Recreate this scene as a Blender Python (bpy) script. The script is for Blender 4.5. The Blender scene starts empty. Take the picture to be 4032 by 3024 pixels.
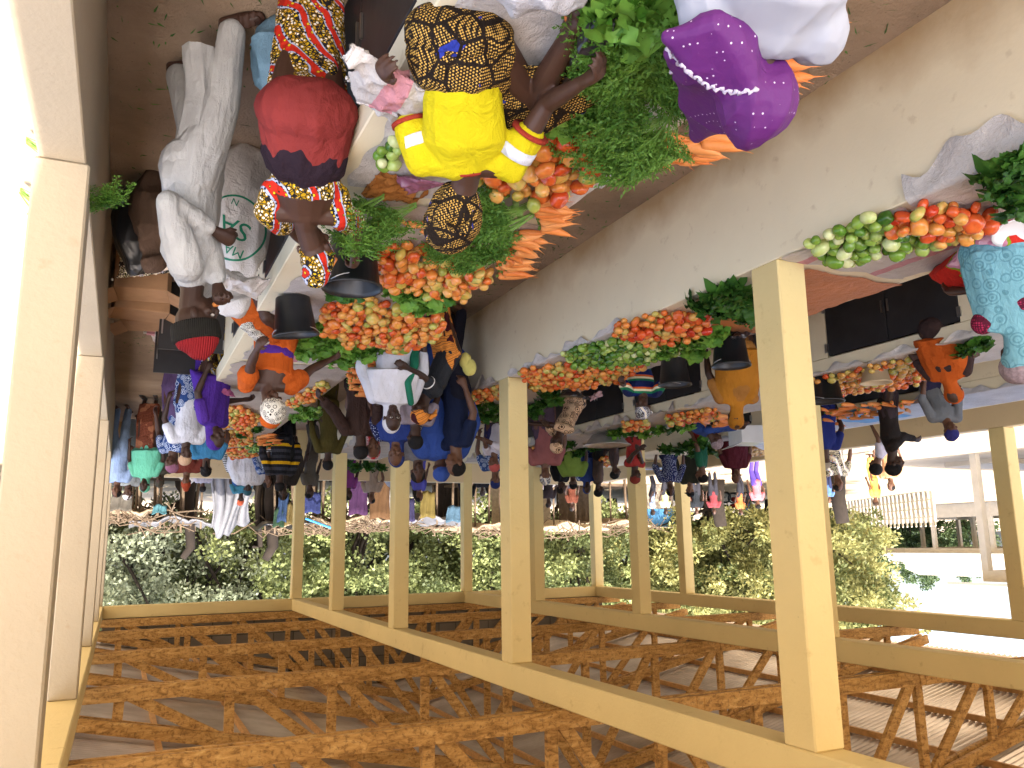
import bpy, bmesh, math, random
import numpy as np
from mathutils import Vector, Matrix
from mathutils.bvhtree import BVHTree
random.seed(7); rng = np.random.default_rng(7)
PI = math.pi
SC = bpy.context.scene
# ---------------------------------------------------------------- camera (the photograph was taken with the phone upside down)
RR = np.array([[0.9058289, 0.4234238, -0.0136469], [-0.0675722, 0.1762077, 0.982031], [-0.41822, 0.8886299, -0.1882257]])
FPX = 3250.0; EYE = np.array([0.0, 0.0, 2.57])
cam = bpy.data.cameras.new('camera'); cam_o = bpy.data.objects.new('camera', cam); SC.collection.objects.link(cam_o)
cam.sensor_fit = 'HORIZONTAL'; cam.sensor_width = 36.0; cam.lens = 36.0 * FPX / 4032; cam.clip_start = 0.05; cam.clip_end = 1500
M = Matrix(((-RR[0][0], -RR[1][0], -RR[2][0], EYE[0]), (-RR[0][1], -RR[1][1], -RR[2][1], EYE[1]), (-RR[0][2], -RR[1][2], -RR[2][2], EYE[2]), (0, 0, 0, 1)))
cam_o.matrix_world = M
SC.camera = cam_o
# ---------------------------------------------------------------- daylight
SUN = Vector((0.10, -0.62, 0.78)).normalized()
el = math.asin(SUN.z); az = math.atan2(SUN.x, SUN.y)
w = bpy.data.worlds.new('World'); SC.world = w; w.use_nodes = True
nt = w.node_tree; bg = nt.nodes['Background']
sky = nt.nodes.new('ShaderNodeTexSky'); sky.sky_type = 'NISHITA'; sky.sun_disc = False
sky.sun_elevation = el; sky.sun_rotation = az; sky.dust_density = 4.0; sky.air_density = .8; sky.ozone_density = .4
nt.links.new(sky.outputs[0], bg.inputs[0]); bg.inputs[1].default_value = 0.15
sl = bpy.data.lights.new('sun', 'SUN'); sl.energy = 2.6; sl.angle = math.radians(0.5); sl.color = (1.0, 0.94, 0.84)
so = bpy.data.objects.new('sun', sl); SC.collection.objects.link(so)
so.rotation_euler = (-SUN).to_track_quat('-Z', 'Y').to_euler()
SC.view_settings.view_transform = 'Standard'; SC.view_settings.look = 'None'; SC.view_settings.gamma = 1
SC.view_settings.exposure = 2.3
SC.render.engine = 'CYCLES'; SC.cycles.max_bounces = 8; SC.cycles.diffuse_bounces = 6; SC.cycles.glossy_bounces = 3
SC.cycles.transparent_max_bounces = 6; SC.cycles.use_denoising = True; SC.cycles.sample_clamp_indirect = 6.0
try: SC.cycles.denoiser = 'OPENIMAGEDENOISE'
except Exception: pass
# ---------------------------------------------------------------- helpers: points
def G(dx, dy, z):
    """point at height z seen at (dx, dy) of the 2212-wide photograph"""
    r = RR.T @ np.array([2016 - dx * 1.82278, dy * 1.82278 - 1512, FPX]); t = (z - EYE[2]) / r[2]
    return r * t + EYE
def GX(dx, dy, x):
    r = RR.T @ np.array([2016 - dx * 1.82278, dy * 1.82278 - 1512, FPX]); return r * (x / r[0]) + EYE
def GY(dx, dy, y):
    r = RR.T @ np.array([2016 - dx * 1.82278, dy * 1.82278 - 1512, FPX]); return r * (y / r[1]) + EYE
# ---------------------------------------------------------------- helpers: objects
PENDING = []
def tag(o, label=None, cat=None, group=None, kind=None):
    if label: o['label'] = label
    if cat: o['category'] = cat
    if group: o['group'] = group
    if kind: o['kind'] = kind
    return o
def link(o): PENDING.append(o); return o
def empty(name, loc=(0, 0, 0), rz=0, label=None, cat=None, group=None):
    o = bpy.data.objects.new(name, None); o.location = loc; o.rotation_euler = (0, 0, rz); o.empty_display_size = .1
    link(o); return tag(o, label, cat, group)
def mkmesh(name, V, F, mats, mi=None, smooth=False, attrs=None):
    me = bpy.data.meshes.new(name); me.from_pydata([tuple(map(float, v)) for v in V], [], [tuple(int(i) for i in f) for f in F])
    for m in (mats if isinstance(mats, (list, tuple)) else [mats]): me.materials.append(m)
    if mi is not None: me.polygons.foreach_set('material_index', np.asarray(mi, dtype=np.int32))
    if smooth: me.polygons.foreach_set('use_smooth', np.ones(len(me.polygons), dtype=bool))
    if attrs:
        for k, arr in attrs.items():
            a = me.attributes.new(k, 'FLOAT', 'POINT'); a.data.foreach_set('value', np.asarray(arr, dtype=np.float32))
    me.update(); return me
def put(name, me, parent=None, loc=None):
    o = bpy.data.objects.new(name, me)
    if loc is not None: o.location = loc
    if parent is not None:
        o.parent = parent
        if 'w' in parent: o.matrix_parent_inverse = Matrix.Translation(-Vector(parent.location))   # modelled in world space
    link(o); return o
class MB:
    """collects boxes, bars and tubes into one mesh"""
    def __init__(s): s.V = []; s.F = []; s.M = []; s.n = 0
    def add(s, V, F, m=0):
        V = [tuple(v) for v in V]; s.V += V; s.F += [tuple(i + s.n for i in f) for f in F]; s.M += [m] * len(F); s.n += len(V); return s
    def box(s, a, b, m=0):
        x0, y0, z0 = a; x1, y1, z1 = b
        V = [(x0, y0, z0), (x1, y0, z0), (x1, y1, z0), (x0, y1, z0), (x0, y0, z1), (x1, y0, z1), (x1, y1, z1), (x0, y1, z1)]
        return s.add(V, [(0, 3, 2, 1), (4, 5, 6, 7), (0, 1, 5, 4), (1, 2, 6, 5), (2, 3, 7, 6), (3, 0, 4, 7)], m)
    def bar(s, p, q, w, h, up=(0, 0, 1), m=0):
        p = Vector(p); q = Vector(q); d = (q - p).normalized(); u = Vector(up); r = d.cross(u)
        if r.length < 1e-4: r = d.cross(Vector((1, 0, 0)))
        r.normalize(); u = r.cross(d).normalized(); V = []
        for c in (p, q):
            for a, b in ((-1, -1), (1, -1), (1, 1), (-1, 1)): V.append(c + r * (a * w / 2) + u * (b * h / 2))
        return s.add(V, [(3, 2, 1, 0), (4, 5, 6, 7), (0, 1, 5, 4), (1, 2, 6, 5), (2, 3, 7, 6), (3, 0, 4, 7)], m)
    def tube(s, pts, rad, n=8, m=0):
        V, F = tube(pts, rad, n=n, caps=False); return s.add(V, F, m)
    def build(s, name, mats, parent=None, smooth=False, bevel=0):
        me = mkmesh(name, s.V, s.F, mats, s.M, smooth)
        if bevel:
            bm = bmesh.new(); bm.from_mesh(me)
            bmesh.ops.bevel(bm, geom=list(bm.edges), offset=bevel, segments=1, affect='EDGES'); bm.to_mesh(me); bm.free()
        return put(name, me, parent)
def frames(P):
    P = [Vector(p) for p in P]; T = []
    for i in range(len(P)):
        a = P[max(i - 1, 0)]; b = P[min(i + 1, len(P) - 1)]; d = b - a
        T.append(d.normalized() if d.length > 1e-9 else Vector((0, 0, 1)))
    u = T[0].orthogonal().normalized(); U = []
    for t in T:
        u = u - t * u.dot(t)
        u = u.normalized() if u.length > 1e-6 else t.orthogonal().normalized(); U.append(u)
    return P, T, U
def tube(pts, rad, n=12, caps=True, side=None, sq=1.0):
    """loft through pts; rad one number per point; side: direction along which the section is widened by sq"""
    P, T, U = frames(pts)
    if side is not None:
        side = Vector(side)
        for i, t in enumerate(T):
            u = side - t * side.dot(t)
            if u.length > 1e-3: U[i] = u.normalized()
    if not hasattr(rad, '__len__'): rad = [rad] * len(P)
    R = list(rad)
    if caps:   # rounded ends
        P2 = []; T2 = []; U2 = []; R2 = []
        for k in (0.97, .75, .42): P2.append(P[0] - T[0] * R[0] * k); T2.append(T[0]); U2.append(U[0]); R2.append(R[0] * math.sqrt(1 - k * k))
        P2 += P; T2 += T; U2 += U; R2 += R
        for k in (.42, .75, 0.97): P2.append(P[-1] + T[-1] * R[-1] * k); T2.append(T[-1]); U2.append(U[-1]); R2.append(R[-1] * math.sqrt(1 - k * k))
        P, T, U, R = P2, T2, U2, R2
    V = []; F = []
    sqs = sq if hasattr(sq, '__len__') else None
    for i in range(len(P)):
        w_ = T[i].cross(U[i])
        k = sq if sqs is None else sqs[min(max(i - (3 if caps else 0), 0), len(sqs) - 1)]
        for j in range(n):
            a = 2 * PI * j / n; V.append(P[i] + U[i] * (math.cos(a) * R[i] * k) + w_ * (math.sin(a) * R[i]))
    for i in range(len(P) - 1):
        for j in range(n): F.append((i * n + j, i * n + (j + 1) % n, (i + 1) * n + (j + 1) % n, (i + 1) * n + j))
    F.append(tuple(range(n))[::-1]); F.append(tuple((len(P) - 1) * n + j for j in range(n)))
    return V, F
def ell(c, r, ax=None, nu=14, nv=10):
    c = Vector(c); ax = ax or (Vector((1, 0, 0)), Vector((0, 1, 0)), Vector((0, 0, 1))); V = []; F = []
    for i in range(1, nv):
        t = PI * i / nv
        for j in range(nu):
            a = 2 * PI * j / nu
            V.append(c + ax[0] * (r[0] * math.sin(t) * math.cos(a)) + ax[1] * (r[1] * math.sin(t) * math.sin(a)) + ax[2] * (r[2] * math.cos(t)))
    n0 = len(V); V.append(c + ax[2] * r[2]); V.append(c - ax[2] * r[2])
    for i in range(nv - 2):
        for j in range(nu): F.append((i * nu + j, (i + 1) * nu + j, (i + 1) * nu + (j + 1) % nu, i * nu + (j + 1) % nu))
    for j in range(nu): F.append((n0, j, (j + 1) % nu)); F.append((n0 + 1, (nv - 2) * nu + (j + 1) % nu, (nv - 2) * nu + j))
    return V, F
def hull(pts):
    bm = bmesh.new()
    for p in pts: bm.verts.new(p)
    bmesh.ops.convex_hull(bm, input=bm.verts)
    loose = [v for v in bm.verts if not v.link_faces]
    bmesh.ops.delete(bm, geom=loose, context='VERTS'); bm.verts.index_update()
    V = [v.co.copy() for v in bm.verts]; F = [tuple(v.index for v in f.verts) for f in bm.faces]; bm.free(); return V, F
def sph(c, r, n=8): return ell(c, (r, r, r), None, n, max(5, n // 2 + 1))[0]
def folds(co, nrm, amp, k, axis=(0, 0, 1), seed=0):
    """cloth folds that run along axis"""
    g = np.random.default_rng(seed); a = np.array(axis, float); a /= np.linalg.norm(a)
    d = np.zeros(len(co)); 
    for i in range(6):
        v = g.normal(size=3); v -= a * (v @ a) * .85; v /= np.linalg.norm(v); kk = k * g.uniform(1.0, 2.9)
        w2 = g.normal(size=3) * 8; ph = co @ v * kk + g.uniform(0, 6.3) + 1.6 * np.sin(co @ w2 + g.uniform(0, 6))
        m = .5 + .5 * np.sin(co @ (g.normal(size=3) * 7) + g.uniform(0, 6))
        d += (1 - 2 * np.abs(np.sin(ph * .5)) ** .8) * m / (kk / k) ** .6
    return co + nrm * (amp * d / 1.9 - amp * .3)[:, None]
def remesh(name, shapes, vox, mats, smooth=3, fold=None, extra=None):
    """union of closed shapes as one skin"""
    V = []; F = []; n = 0
    for v, f in shapes: V += [tuple(p) for p in v]; F += [tuple(i + n for i in q) for q in f]; n += len(v)
    me = bpy.data.meshes.new('tmp'); me.from_pydata(V, [], F); me.update()
    bm = bmesh.new(); bm.from_mesh(me); bmesh.ops.recalc_face_normals(bm, faces=bm.faces); bm.to_mesh(me); bm.free()
    o = bpy.data.objects.new('tmp', me); SC.collection.objects.link(o)
    m = o.modifiers.new('r', 'REMESH'); m.mode = 'VOXEL'; m.voxel_size = vox; m.use_smooth_shade = True
    if smooth: s = o.modifiers.new('s', 'SMOOTH'); s.iterations = smooth; s.factor = .5
    bpy.context.view_layer.update()
    dg = bpy.context.evaluated_depsgraph_get(); out = bpy.data.meshes.new_from_object(o.evaluated_get(dg))
    bpy.data.objects.remove(o); bpy.data.meshes.remove(me); out.name = name
    if fold or extra:
        nv = len(out.vertices); co = np.empty(nv * 3, np.float32); out.vertices.foreach_get('co', co); co = co.reshape(-1, 3).astype(float)
        nr = np.empty(nv * 3, np.float32); out.vertices.foreach_get('normal', nr); nr = nr.reshape(-1, 3).astype(float)
        if fold: co = folds(co, nr, *fold)
        if extra: co = extra(co, nr)
        out.vertices.foreach_set('co', co.astype(np.float32).ravel())
    for mm in (mats if isinstance(mats, (list, tuple)) else [mats]): out.materials.append(mm)
    out.polygons.foreach_set('use_smooth', np.ones(len(out.polygons), dtype=bool)); out.update(); return out
# ---------------------------------------------------------------- helpers: materials
def hexc(c):
    if isinstance(c, str): c = tuple(int(c[i:i + 2], 16) / 255 for i in (0, 2, 4)); return tuple(((x + .055) / 1.055) ** 2.4 if x > .04 else x / 12.92 for x in c) + (1,)
    return tuple(c) + (1,) if len(c) == 3 else tuple(c)
class NT:
    def __init__(s, name, rough=.8, spec=.3):
        s.m = bpy.data.materials.new(name); s.m.use_nodes = True; s.t = s.m.node_tree; s.b = s.t.nodes['Principled BSDF']
        s.b.inputs['Roughness'].default_value = rough; s.b.inputs['Specular IOR Level'].default_value = spec
    def n(s, typ, **k):
        x = s.t.nodes.new(typ)
        for a, v in k.items():
            if a.startswith('_'): x.inputs[a[1:].replace('_', ' ')].default_value = v
            else: setattr(x, a, v)
        return x
    def l(s, a, b): s.t.links.new(a, b)
    def co(s, kind='Object', scale=(1, 1, 1), rot=(0, 0, 0)):
        t = s.n('ShaderNodeTexCoord'); mp = s.n('ShaderNodeMapping'); mp.inputs['Scale'].default_value = scale; mp.inputs['Rotation'].default_value = rot
        s.l(t.outputs[kind], mp.inputs[0]); return mp.outputs[0]
    def noise(s, vec, scale, detail=4, rough=.55, dist=0):
        x = s.n('ShaderNodeTexNoise', _Scale=scale, _Detail=detail, _Roughness=rough, _Distortion=dist); s.l(vec, x.inputs['Vector']); return x.outputs['Fac']
    def ramp(s, fac, stops, interp='LINEAR'):
        r = s.n('ShaderNodeValToRGB'); r.color_ramp.interpolation = interp; e = r.color_ramp.elements
        while len(e) > 1: e.remove(e[-1])
        e[0].position = stops[0][0]; e[0].color = hexc(stops[0][1])
        for p, c in stops[1:]: q = e.new(p); q.color = hexc(c)
        s.l(fac, r.inputs[0]); return r.outputs[0]
    def mix(s, fac, a, b, mode='MIX'):
        x = s.n('ShaderNodeMix', data_type='RGBA', blend_type=mode)
        for i, v in ((0, fac), (6, a), (7, b)):
            if hasattr(v, 'is_output'): s.l(v, x.inputs[i])
            elif i == 0: x.inputs[0].default_value = v
            else: x.inputs[i].default_value = hexc(v)
        return x.outputs[2]
    def math(s, op, a, b=0.0):
        x = s.n('ShaderNodeMath', operation=op)
        for i, v in ((0, a), (1, b)):
            if hasattr(v, 'is_output'): s.l(v, x.inputs[i])
            else: x.inputs[i].default_value = v
        return x.outputs[0]
    def color(s, c):
        if hasattr(c, 'is_output'): s.l(c, s.b.inputs['Base Color'])
        else: s.b.inputs['Base Color'].default_value = hexc(c)
        return s
    def bump(s, h, strength=.3, dist=.01):
        b = s.n('ShaderNodeBump', _Strength=strength, _Distance=dist); s.l(h, b.inputs['Height']); s.l(b.outputs[0], s.b.inputs['Normal']); return s
def plain(name, c, rough=.8, var=.15, scale=6, bump=.2, bscale=60, spec=.3):
    t = NT(name, rough, spec); v = t.co(); n = t.noise(v, scale)
    c = hexc(c); d = tuple(x * (1 - var) for x in c[:3]); e = tuple(min(1, x * (1 + var)) for x in c[:3])
    t.color(t.ramp(n, [(.3, d), (.7, e)]))
    if bump: t.bump(t.noise(v, bscale, 3), bump, .004)
    return t.m
def cloth(name, c, var=.12, weave=.25, sheen=0): 
    t = NT(name, .85, .15); v = t.co(); n = t.noise(v, 5, 3)
    c = hexc(c); t.color(t.ramp(n, [(.3, tuple(x * (1 - var) for x in c[:3])), (.7, tuple(min(1, x * (1 + var)) for x in c[:3]))]))
    t.bump(t.math('ADD', t.math('ADD', t.noise(v, 9, 4, .55, .8), t.math('MULTIPLY', t.noise(t.co(scale=(19, 19, 4), rot=(.1, .2, 0)), 1, 3, .5, .6), 1.1)), t.math('MULTIPLY', t.noise(v, 260, 2), .15)), .75, .022)
    return t.m
def prints(name, kind, cols, sc=18.0):
    """printed cloth"""
    t = NT(name, .8, .2); v = t.co(rot=(.3, .5, .2)); c = [hexc(x) for x in cols]
    if kind == 'wax':
        # c: yellow, white, navy, red, bright yellow; bands of net pattern, beaded red and a zigzag border
        wv = t.n('ShaderNodeTexWave', wave_type='BANDS', bands_direction='X', _Scale=sc * .13, _Distortion=2.6, _Detail=1, _Detail_Scale=2.2); t.l(v, wv.inputs[0]); wf = wv.outputs['Fac']
        ve = t.n('ShaderNodeTexVoronoi', feature='DISTANCE_TO_EDGE', _Scale=sc * 2.6); t.l(v, ve.inputs['Vector']); v1 = t.n('ShaderNodeTexVoronoi', feature='F1', _Scale=sc * 2.6); t.l(v, v1.inputs['Vector'])
        net = t.mix(t.ramp(v1.outputs['Distance'], [(0, (1, 1, 1)), (.34, (0, 0, 0))], 'CONSTANT'), c[0], c[1]); net = t.mix(t.ramp(ve.outputs['Distance'], [(0, (1, 1, 1)), (.09, (0, 0, 0))], 'CONSTANT'), net, (.012, .010, .012))
        blot = t.ramp(t.noise(v, sc * .55, 2), [(0, (0, 0, 0)), (.57, (1, 1, 1))], 'CONSTANT'); net = t.mix(blot, net, t.mix(t.ramp(ve.outputs['Distance'], [(0, (1, 1, 1)), (.2, (0, 0, 0))], 'CONSTANT'), c[4 % len(c)], (.012, .010, .012)))
        v2 = t.n('ShaderNodeTexVoronoi', feature='F1', _Scale=sc * 1.5, _Randomness=.6); t.l(v, v2.inputs['Vector']); rd = t.ramp(v2.outputs['Distance'], [(0, c[4 % len(c)]), (.22, (.01, .01, .01)), (.28, c[3])], 'CONSTANT')
        x = t.mix(t.ramp(wf, [(0, (0, 0, 0)), (.84, (1, 1, 1))], 'CONSTANT'), net, rd)
        v3 = t.n('ShaderNodeTexVoronoi', feature='F1', _Scale=sc * 2.4, _Randomness=.2); t.l(v, v3.inputs['Vector']); bd = t.ramp(v3.outputs['Distance'], [(0, c[2]), (.38, (.42, .46, .62))], 'CONSTANT')
        x = t.mix(t.ramp(wf, [(0, (0, 0, 0)), (.66, (1, 1, 1)), (.84, (0, 0, 0))], 'CONSTANT'), x, bd); x = t.mix(t.ramp(wf, [(0, (0, 0, 0)), (.635, (1, 1, 1)), (.66, (0, 0, 0)), (.83, (1, 1, 1)), (.85, (0, 0, 0))], 'CONSTANT'), x, (.012, .010, .02))
    elif kind == 'wave':
        wv = t.n('ShaderNodeTexWave', wave_type='BANDS', bands_direction='Z', _Scale=sc * .32, _Distortion=6, _Detail=1, _Detail_Scale=1.0); t.l(v, wv.inputs[0])
        x = t.ramp(wv.outputs['Fac'], [(0, c[0]), (.62, c[1]), (.8, c[0])], 'CONSTANT')
        n = t.noise(v, sc * .3, 1); x = t.mix(t.ramp(n, [(0, (0, 0, 0)), (.56, (1, 1, 1))], 'CONSTANT'), x, c[2])
    elif kind == 'grid':
        ch = t.n('ShaderNodeTexVoronoi', feature='F1', _Scale=sc * 6.0, _Randomness=0.12); t.l(v, ch.inputs['Vector'])
        x = t.ramp(ch.outputs['Distance'], [(0, c[0]), (.36, c[0]), (.44, c[1])])
        n = t.noise(v, sc * .5, 2); x = t.mix(t.ramp(n, [(0, (0, 0, 0)), (.63, (1, 1, 1))], 'CONSTANT'), x, c[2])
        n2 = t.n('ShaderNodeTexVoronoi', feature='DISTANCE_TO_EDGE', _Scale=sc * .45); t.l(v, n2.inputs['Vector'])
        x = t.mix(t.ramp(n2.outputs['Distance'], [(0, (1, 1, 1)), (.05, (0, 0, 0))], 'CONSTANT'), x, c[1])
    elif kind == 'dots':
        ch = t.n('ShaderNodeTexVoronoi', feature='F1', _Scale=sc * 2, _Randomness=.35); t.l(v, ch.inputs['Vector'])
        x = t.ramp(ch.outputs['Distance'], [(0, c[1]), (.28, c[0])], 'CONSTANT')
    elif kind == 'rings':
        ch = t.n('ShaderNodeTexVoronoi', feature='F1', _Scale=sc * .7, _Randomness=.8); t.l(v, ch.inputs['Vector'])
        x = t.ramp(ch.outputs['Distance'], [(0, c[1]), (.1, c[0]), (.2, c[1]), (.3, c[0]), (.42, c[1]), (.5, c[0])], 'CONSTANT')
    elif kind == 'stripes':
        sx = t.n('ShaderNodeSeparateXYZ'); t.l(t.co(), sx.inputs[0]); f = t.math('FRACT', t.math('MULTIPLY', sx.outputs[2], sc))
        x = t.ramp(f, [(i / len(c), q) for i, q in enumerate(c)], 'CONSTANT')
    elif kind == 'floral':
        ch = t.n('ShaderNodeTexVoronoi', feature='F1', _Scale=sc * .45, _Randomness=.9); nz = t.noise(v, sc * .6, 2)
        vv = t.mix(.12, v, nz); t.l(vv, ch.inputs['Vector'])
        x = t.ramp(ch.outputs['Distance'], [(0, c[1]), (.16, c[2]), (.28, c[1]), (.36, c[3]), (.44, c[0])], 'CONSTANT')
    if kind != 'stripes': t.color(x)
    else: t.color(x)
    t.bump(t.math('ADD', t.noise(v, 16, 4, .6, .8), t.noise(t.co(scale=(30, 30, 6), rot=(.1, .2, 0)), 1, 3, .6, .6)), .7, .020)
    return t.m
# ================================================================ MATERIALS
def wallpaint(name, c, dirt=(.30, .20, .11), dirt_h=None, amt=.5, stain='8c6a3c', rough=1.0):
    t = NT(name, .75, .25); v = t.co(); c = hexc(c)
    n1 = t.noise(v, .9, 5, .6); n2 = t.noise(v, 9, 5, .6)
    x = t.ramp(n1, [(.3, tuple(k * .9 for k in c[:3])), (.7, c)])
    x = t.mix(t.ramp(n2, [(.62, (0, 0, 0)), (.78, (.35, .35, .35))]), x, stain)
    vo = t.n('ShaderNodeTexVoronoi', feature='F1', _Scale=7.0); t.l(v, vo.inputs['Vector'])
    x = t.mix(t.ramp(vo.outputs['Distance'], [(0, (.7 * rough,) * 3), (.028, (0, 0, 0))]), x, '5b4630')
    if dirt_h is not None:   # splashed mud near the ground
        sx = t.n('ShaderNodeSeparateXYZ'); t.l(v, sx.inputs[0])
        h = t.math('ADD', sx.outputs[2], t.math('MULTIPLY', t.math('SUBTRACT', t.noise(v, 2.2, 5), .5), dirt_h * 1.6))
        m = t.n('ShaderNodeMapRange'); m.inputs['From Min'].default_value = 0; m.inputs['From Max'].default_value = dirt_h; m.inputs['To Min'].default_value = amt; m.inputs['To Max'].default_value = 0
        t.l(h, m.inputs[0]); x = t.mix(m.outputs[0], x, dirt)
    t.color(x); t.bump(t.math('ADD', t.math('MULTIPLY', t.noise(v, 4, 4), 1.5), t.noise(v, 45, 4)), .45 * rough, .006); return t.m
M = {}
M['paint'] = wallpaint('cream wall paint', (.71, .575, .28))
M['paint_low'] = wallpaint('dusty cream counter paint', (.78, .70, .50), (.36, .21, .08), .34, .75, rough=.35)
M['paint_darkened'] = wallpaint('weathered cream paint darkened against bounce light', (.40, .335, .235)); M['paint_wall'] = wallpaint('cream parapet paint', (.70, .55, .33), (.34, .20, .09), .3, .6)  # near columns and parapet: weathered hue, colour darkened to offset outdoor bounce light
M['cement'] = wallpaint('rough sand cement', (.50, .41, .30), (.3, .2, .1))
def _wood():
    t = NT('rough brown timber', .7, .25); v = t.co(scale=(1, 1, 1)); n = t.noise(t.co(scale=(4, 4, 14)), 1.2, 6, .7, 1.2)
    x = t.ramp(n, [(.3, (.17, .085, .026)), (.5, (.48, .27, .085)), (.72, (.66, .43, .17))])
    x = t.mix(t.ramp(t.noise(v, 26, 4, .7), [(.52, (0, 0, 0)), (.62, (.55, .55, .55))]), x, (.10, .045, .02))
    t.color(x); t.bump(n, .5, .006); return t.m
M['wood'] = _wood()
M['pale_wood'] = plain('pale sawn timber', (.46, .25, .09), .7, .25, 12)
def _metal():
    t = NT('corrugated zinc sheet', .26, .5); v = t.co(); t.b.inputs['Metallic'].default_value = .5
    t.color(t.ramp(t.noise(v, 1.3, 5), [(.35, (.50, .43, .36)), (.7, (.82, .74, .64))])); return t.m
M['zinc'] = _metal()
def _block():
    t = NT('bare cement block wall', .9, .1); v = t.co(rot=(PI / 2, 0, 0)); b = t.n('ShaderNodeTexBrick', _Scale=1.0); b.inputs['Brick Width'].default_value = .42; b.inputs['Row Height'].default_value = .21; b.inputs['Mortar Size'].default_value = .012
    b.inputs['Color1'].default_value = (.26, .23, .19, 1); b.inputs['Color2'].default_value = (.20, .18, .15, 1); b.inputs['Mortar'].default_value = (.13, .12, .10, 1)
    t.l(v, b.inputs['Vector']); t.color(b.outputs[0]); t.bump(t.math('ADD', b.outputs['Fac'], t.noise(v, 40)), .4, .008); return t.m
M['block'] = _block()
def _floor():
    t = NT('trodden earth floor', .95, .1); v = t.co(); n = t.noise(v, 1.1, 6, .6)
    x = t.ramp(n, [(.3, (.20, .145, .10)), (.55, (.30, .22, .155)), (.75, (.38, .29, .21))])
    vo = t.n('ShaderNodeTexVoronoi', feature='F1', _Scale=16.0); t.l(v, vo.inputs['Vector'])
    x = t.mix(t.ramp(vo.outputs['Distance'], [(0, (.8, .8, .8)), (.11, (0, 0, 0))]), x, (.06, .045, .03))
    t.color(x); t.bump(t.math('ADD', t.noise(v, 9, 6), t.noise(v, 60, 3)), .8, .012); return t.m
M['floor'] = _floor()
def _sand():
    t = NT('pale trodden sand', .95, .1); v = t.co(); n = t.noise(v, .35, 6, .65)
    x = t.ramp(n, [(.3, (.32, .25, .17)), (.6, (.44, .36, .26)), (.8, (.50, .42, .32))])
    x = t.mix(t.ramp(t.noise(v, 2.5, 5, .7), [(.6, (0, 0, 0)), (.7, (.6, .6, .6))]), x, (.34, .21, .12)); t.color(x); t.bump(t.noise(v, 6, 5), .6, .03); return t.m
M['sand'] = _sand()
M['black_steel'] = plain('black painted steel', (.018, .017, .018), .45, .3, 5, .2, 20, .5)
M['steel'] = plain('bare steel bolt', (.5, .5, .5), .3, .1, 20, 0); M['steel'].node_tree.nodes['Principled BSDF'].inputs['Metallic'].default_value = 1
def _sack(name, c, warp=None):
    t = NT(name, .55, .35); v = t.co(); n = t.noise(v, 3, 5); c = hexc(c)
    x = t.ramp(n, [(.35, tuple(k * .78 for k in c[:3])), (.65, c)]); 
    if warp:
        sx = t.n('ShaderNodeSeparateXYZ'); t.l(v, sx.inputs[0]); f = t.math('FRACT', t.math('ADD', t.math('MULTIPLY', sx.outputs[0], 1.7), .2)); x = t.mix(t.ramp(f, [(0, (0, 0, 0)), (.86, (.75, .75, .75))], 'CONSTANT'), x, warp)
    t.color(x); t.bump(t.math('ADD', t.noise(v, 14, 5, .65, .5), t.math('MULTIPLY', t.noise(v, 160, 2), .15)), .65, .03); return t.m
M['sack'] = _sack('white woven sack', (.62, .59, .56)); M['sack_pink'] = _sack('white woven sack with pink band', (.54, .50, .47), (.50, .14, .18))
M['tarp_orange'] = _sack('orange woven tarp', (.55, .20, .07)); M['plastic_sheet'] = _sack('dusty pale plastic sheet', (.50, .44, .39)); M['tarp_white'] = _sack('white tarpaulin', (.50, .50, .53))
M['tent'] = _sack('pleated white tarpaulin darkened against the sun', (.15, .15, .165)); M['tarp_blue'] = _sack('blue tarpaulin', (.10, .32, .62)); M['sack_blue'] = _sack('blue striped sack', (.16, .30, .42), (.50, .26, .16))  # tent: white tarpaulin coloured darker so direct sun does not wash it out
M['black_plastic'] = plain('black plastic', (.012, .013, .015), .38, .3, 6, .25, 12, .5); M['black_bag'] = plain('thin black plastic bag', (.016, .014, .018), .28, .3, 8, .8, 18, .6)
M['lilac_bag'] = plain('thin mauve plastic bag', (.20, .07, .11), .3, .3, 8, .8, 18, .5); M['cardboard'] = plain('brown cardboard', (.33, .19, .10), .85, .15, 5, .2, 40)
M['enamel'] = plain('white enamel', (.75, .76, .78), .2, .04, 5, 0); M['alu'] = plain('aluminium basin', (.55, .55, .56), .35, .2, 6, .1, 9); M['alu'].node_tree.nodes['Principled BSDF'].inputs['Metallic'].default_value = .85
def skin(name, c):
    t = NT(name, .52, .35); v = t.co(); c = hexc(c); t.color(t.ramp(t.noise(v, 7, 4), [(.3, tuple(k * .8 for k in c[:3])), (.7, tuple(k * 1.15 for k in c[:3]))])); t.bump(t.noise(v, 90, 3), .15, .003)
    t.b.inputs['Subsurface Weight'].default_value = .0; return t.m
SK = [skin('very dark brown skin', (.036, .016, .010)), skin('dark brown skin', (.062, .028, .017)), skin('brown skin', (.11, .050, .028))]
M['hair'] = plain('black hair', (.008, .007, .007), .9, .4, 40, .9, 120)
M['eye'] = plain('eye white', (.5, .45, .4), .3, 0.02, 5, 0)
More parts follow.
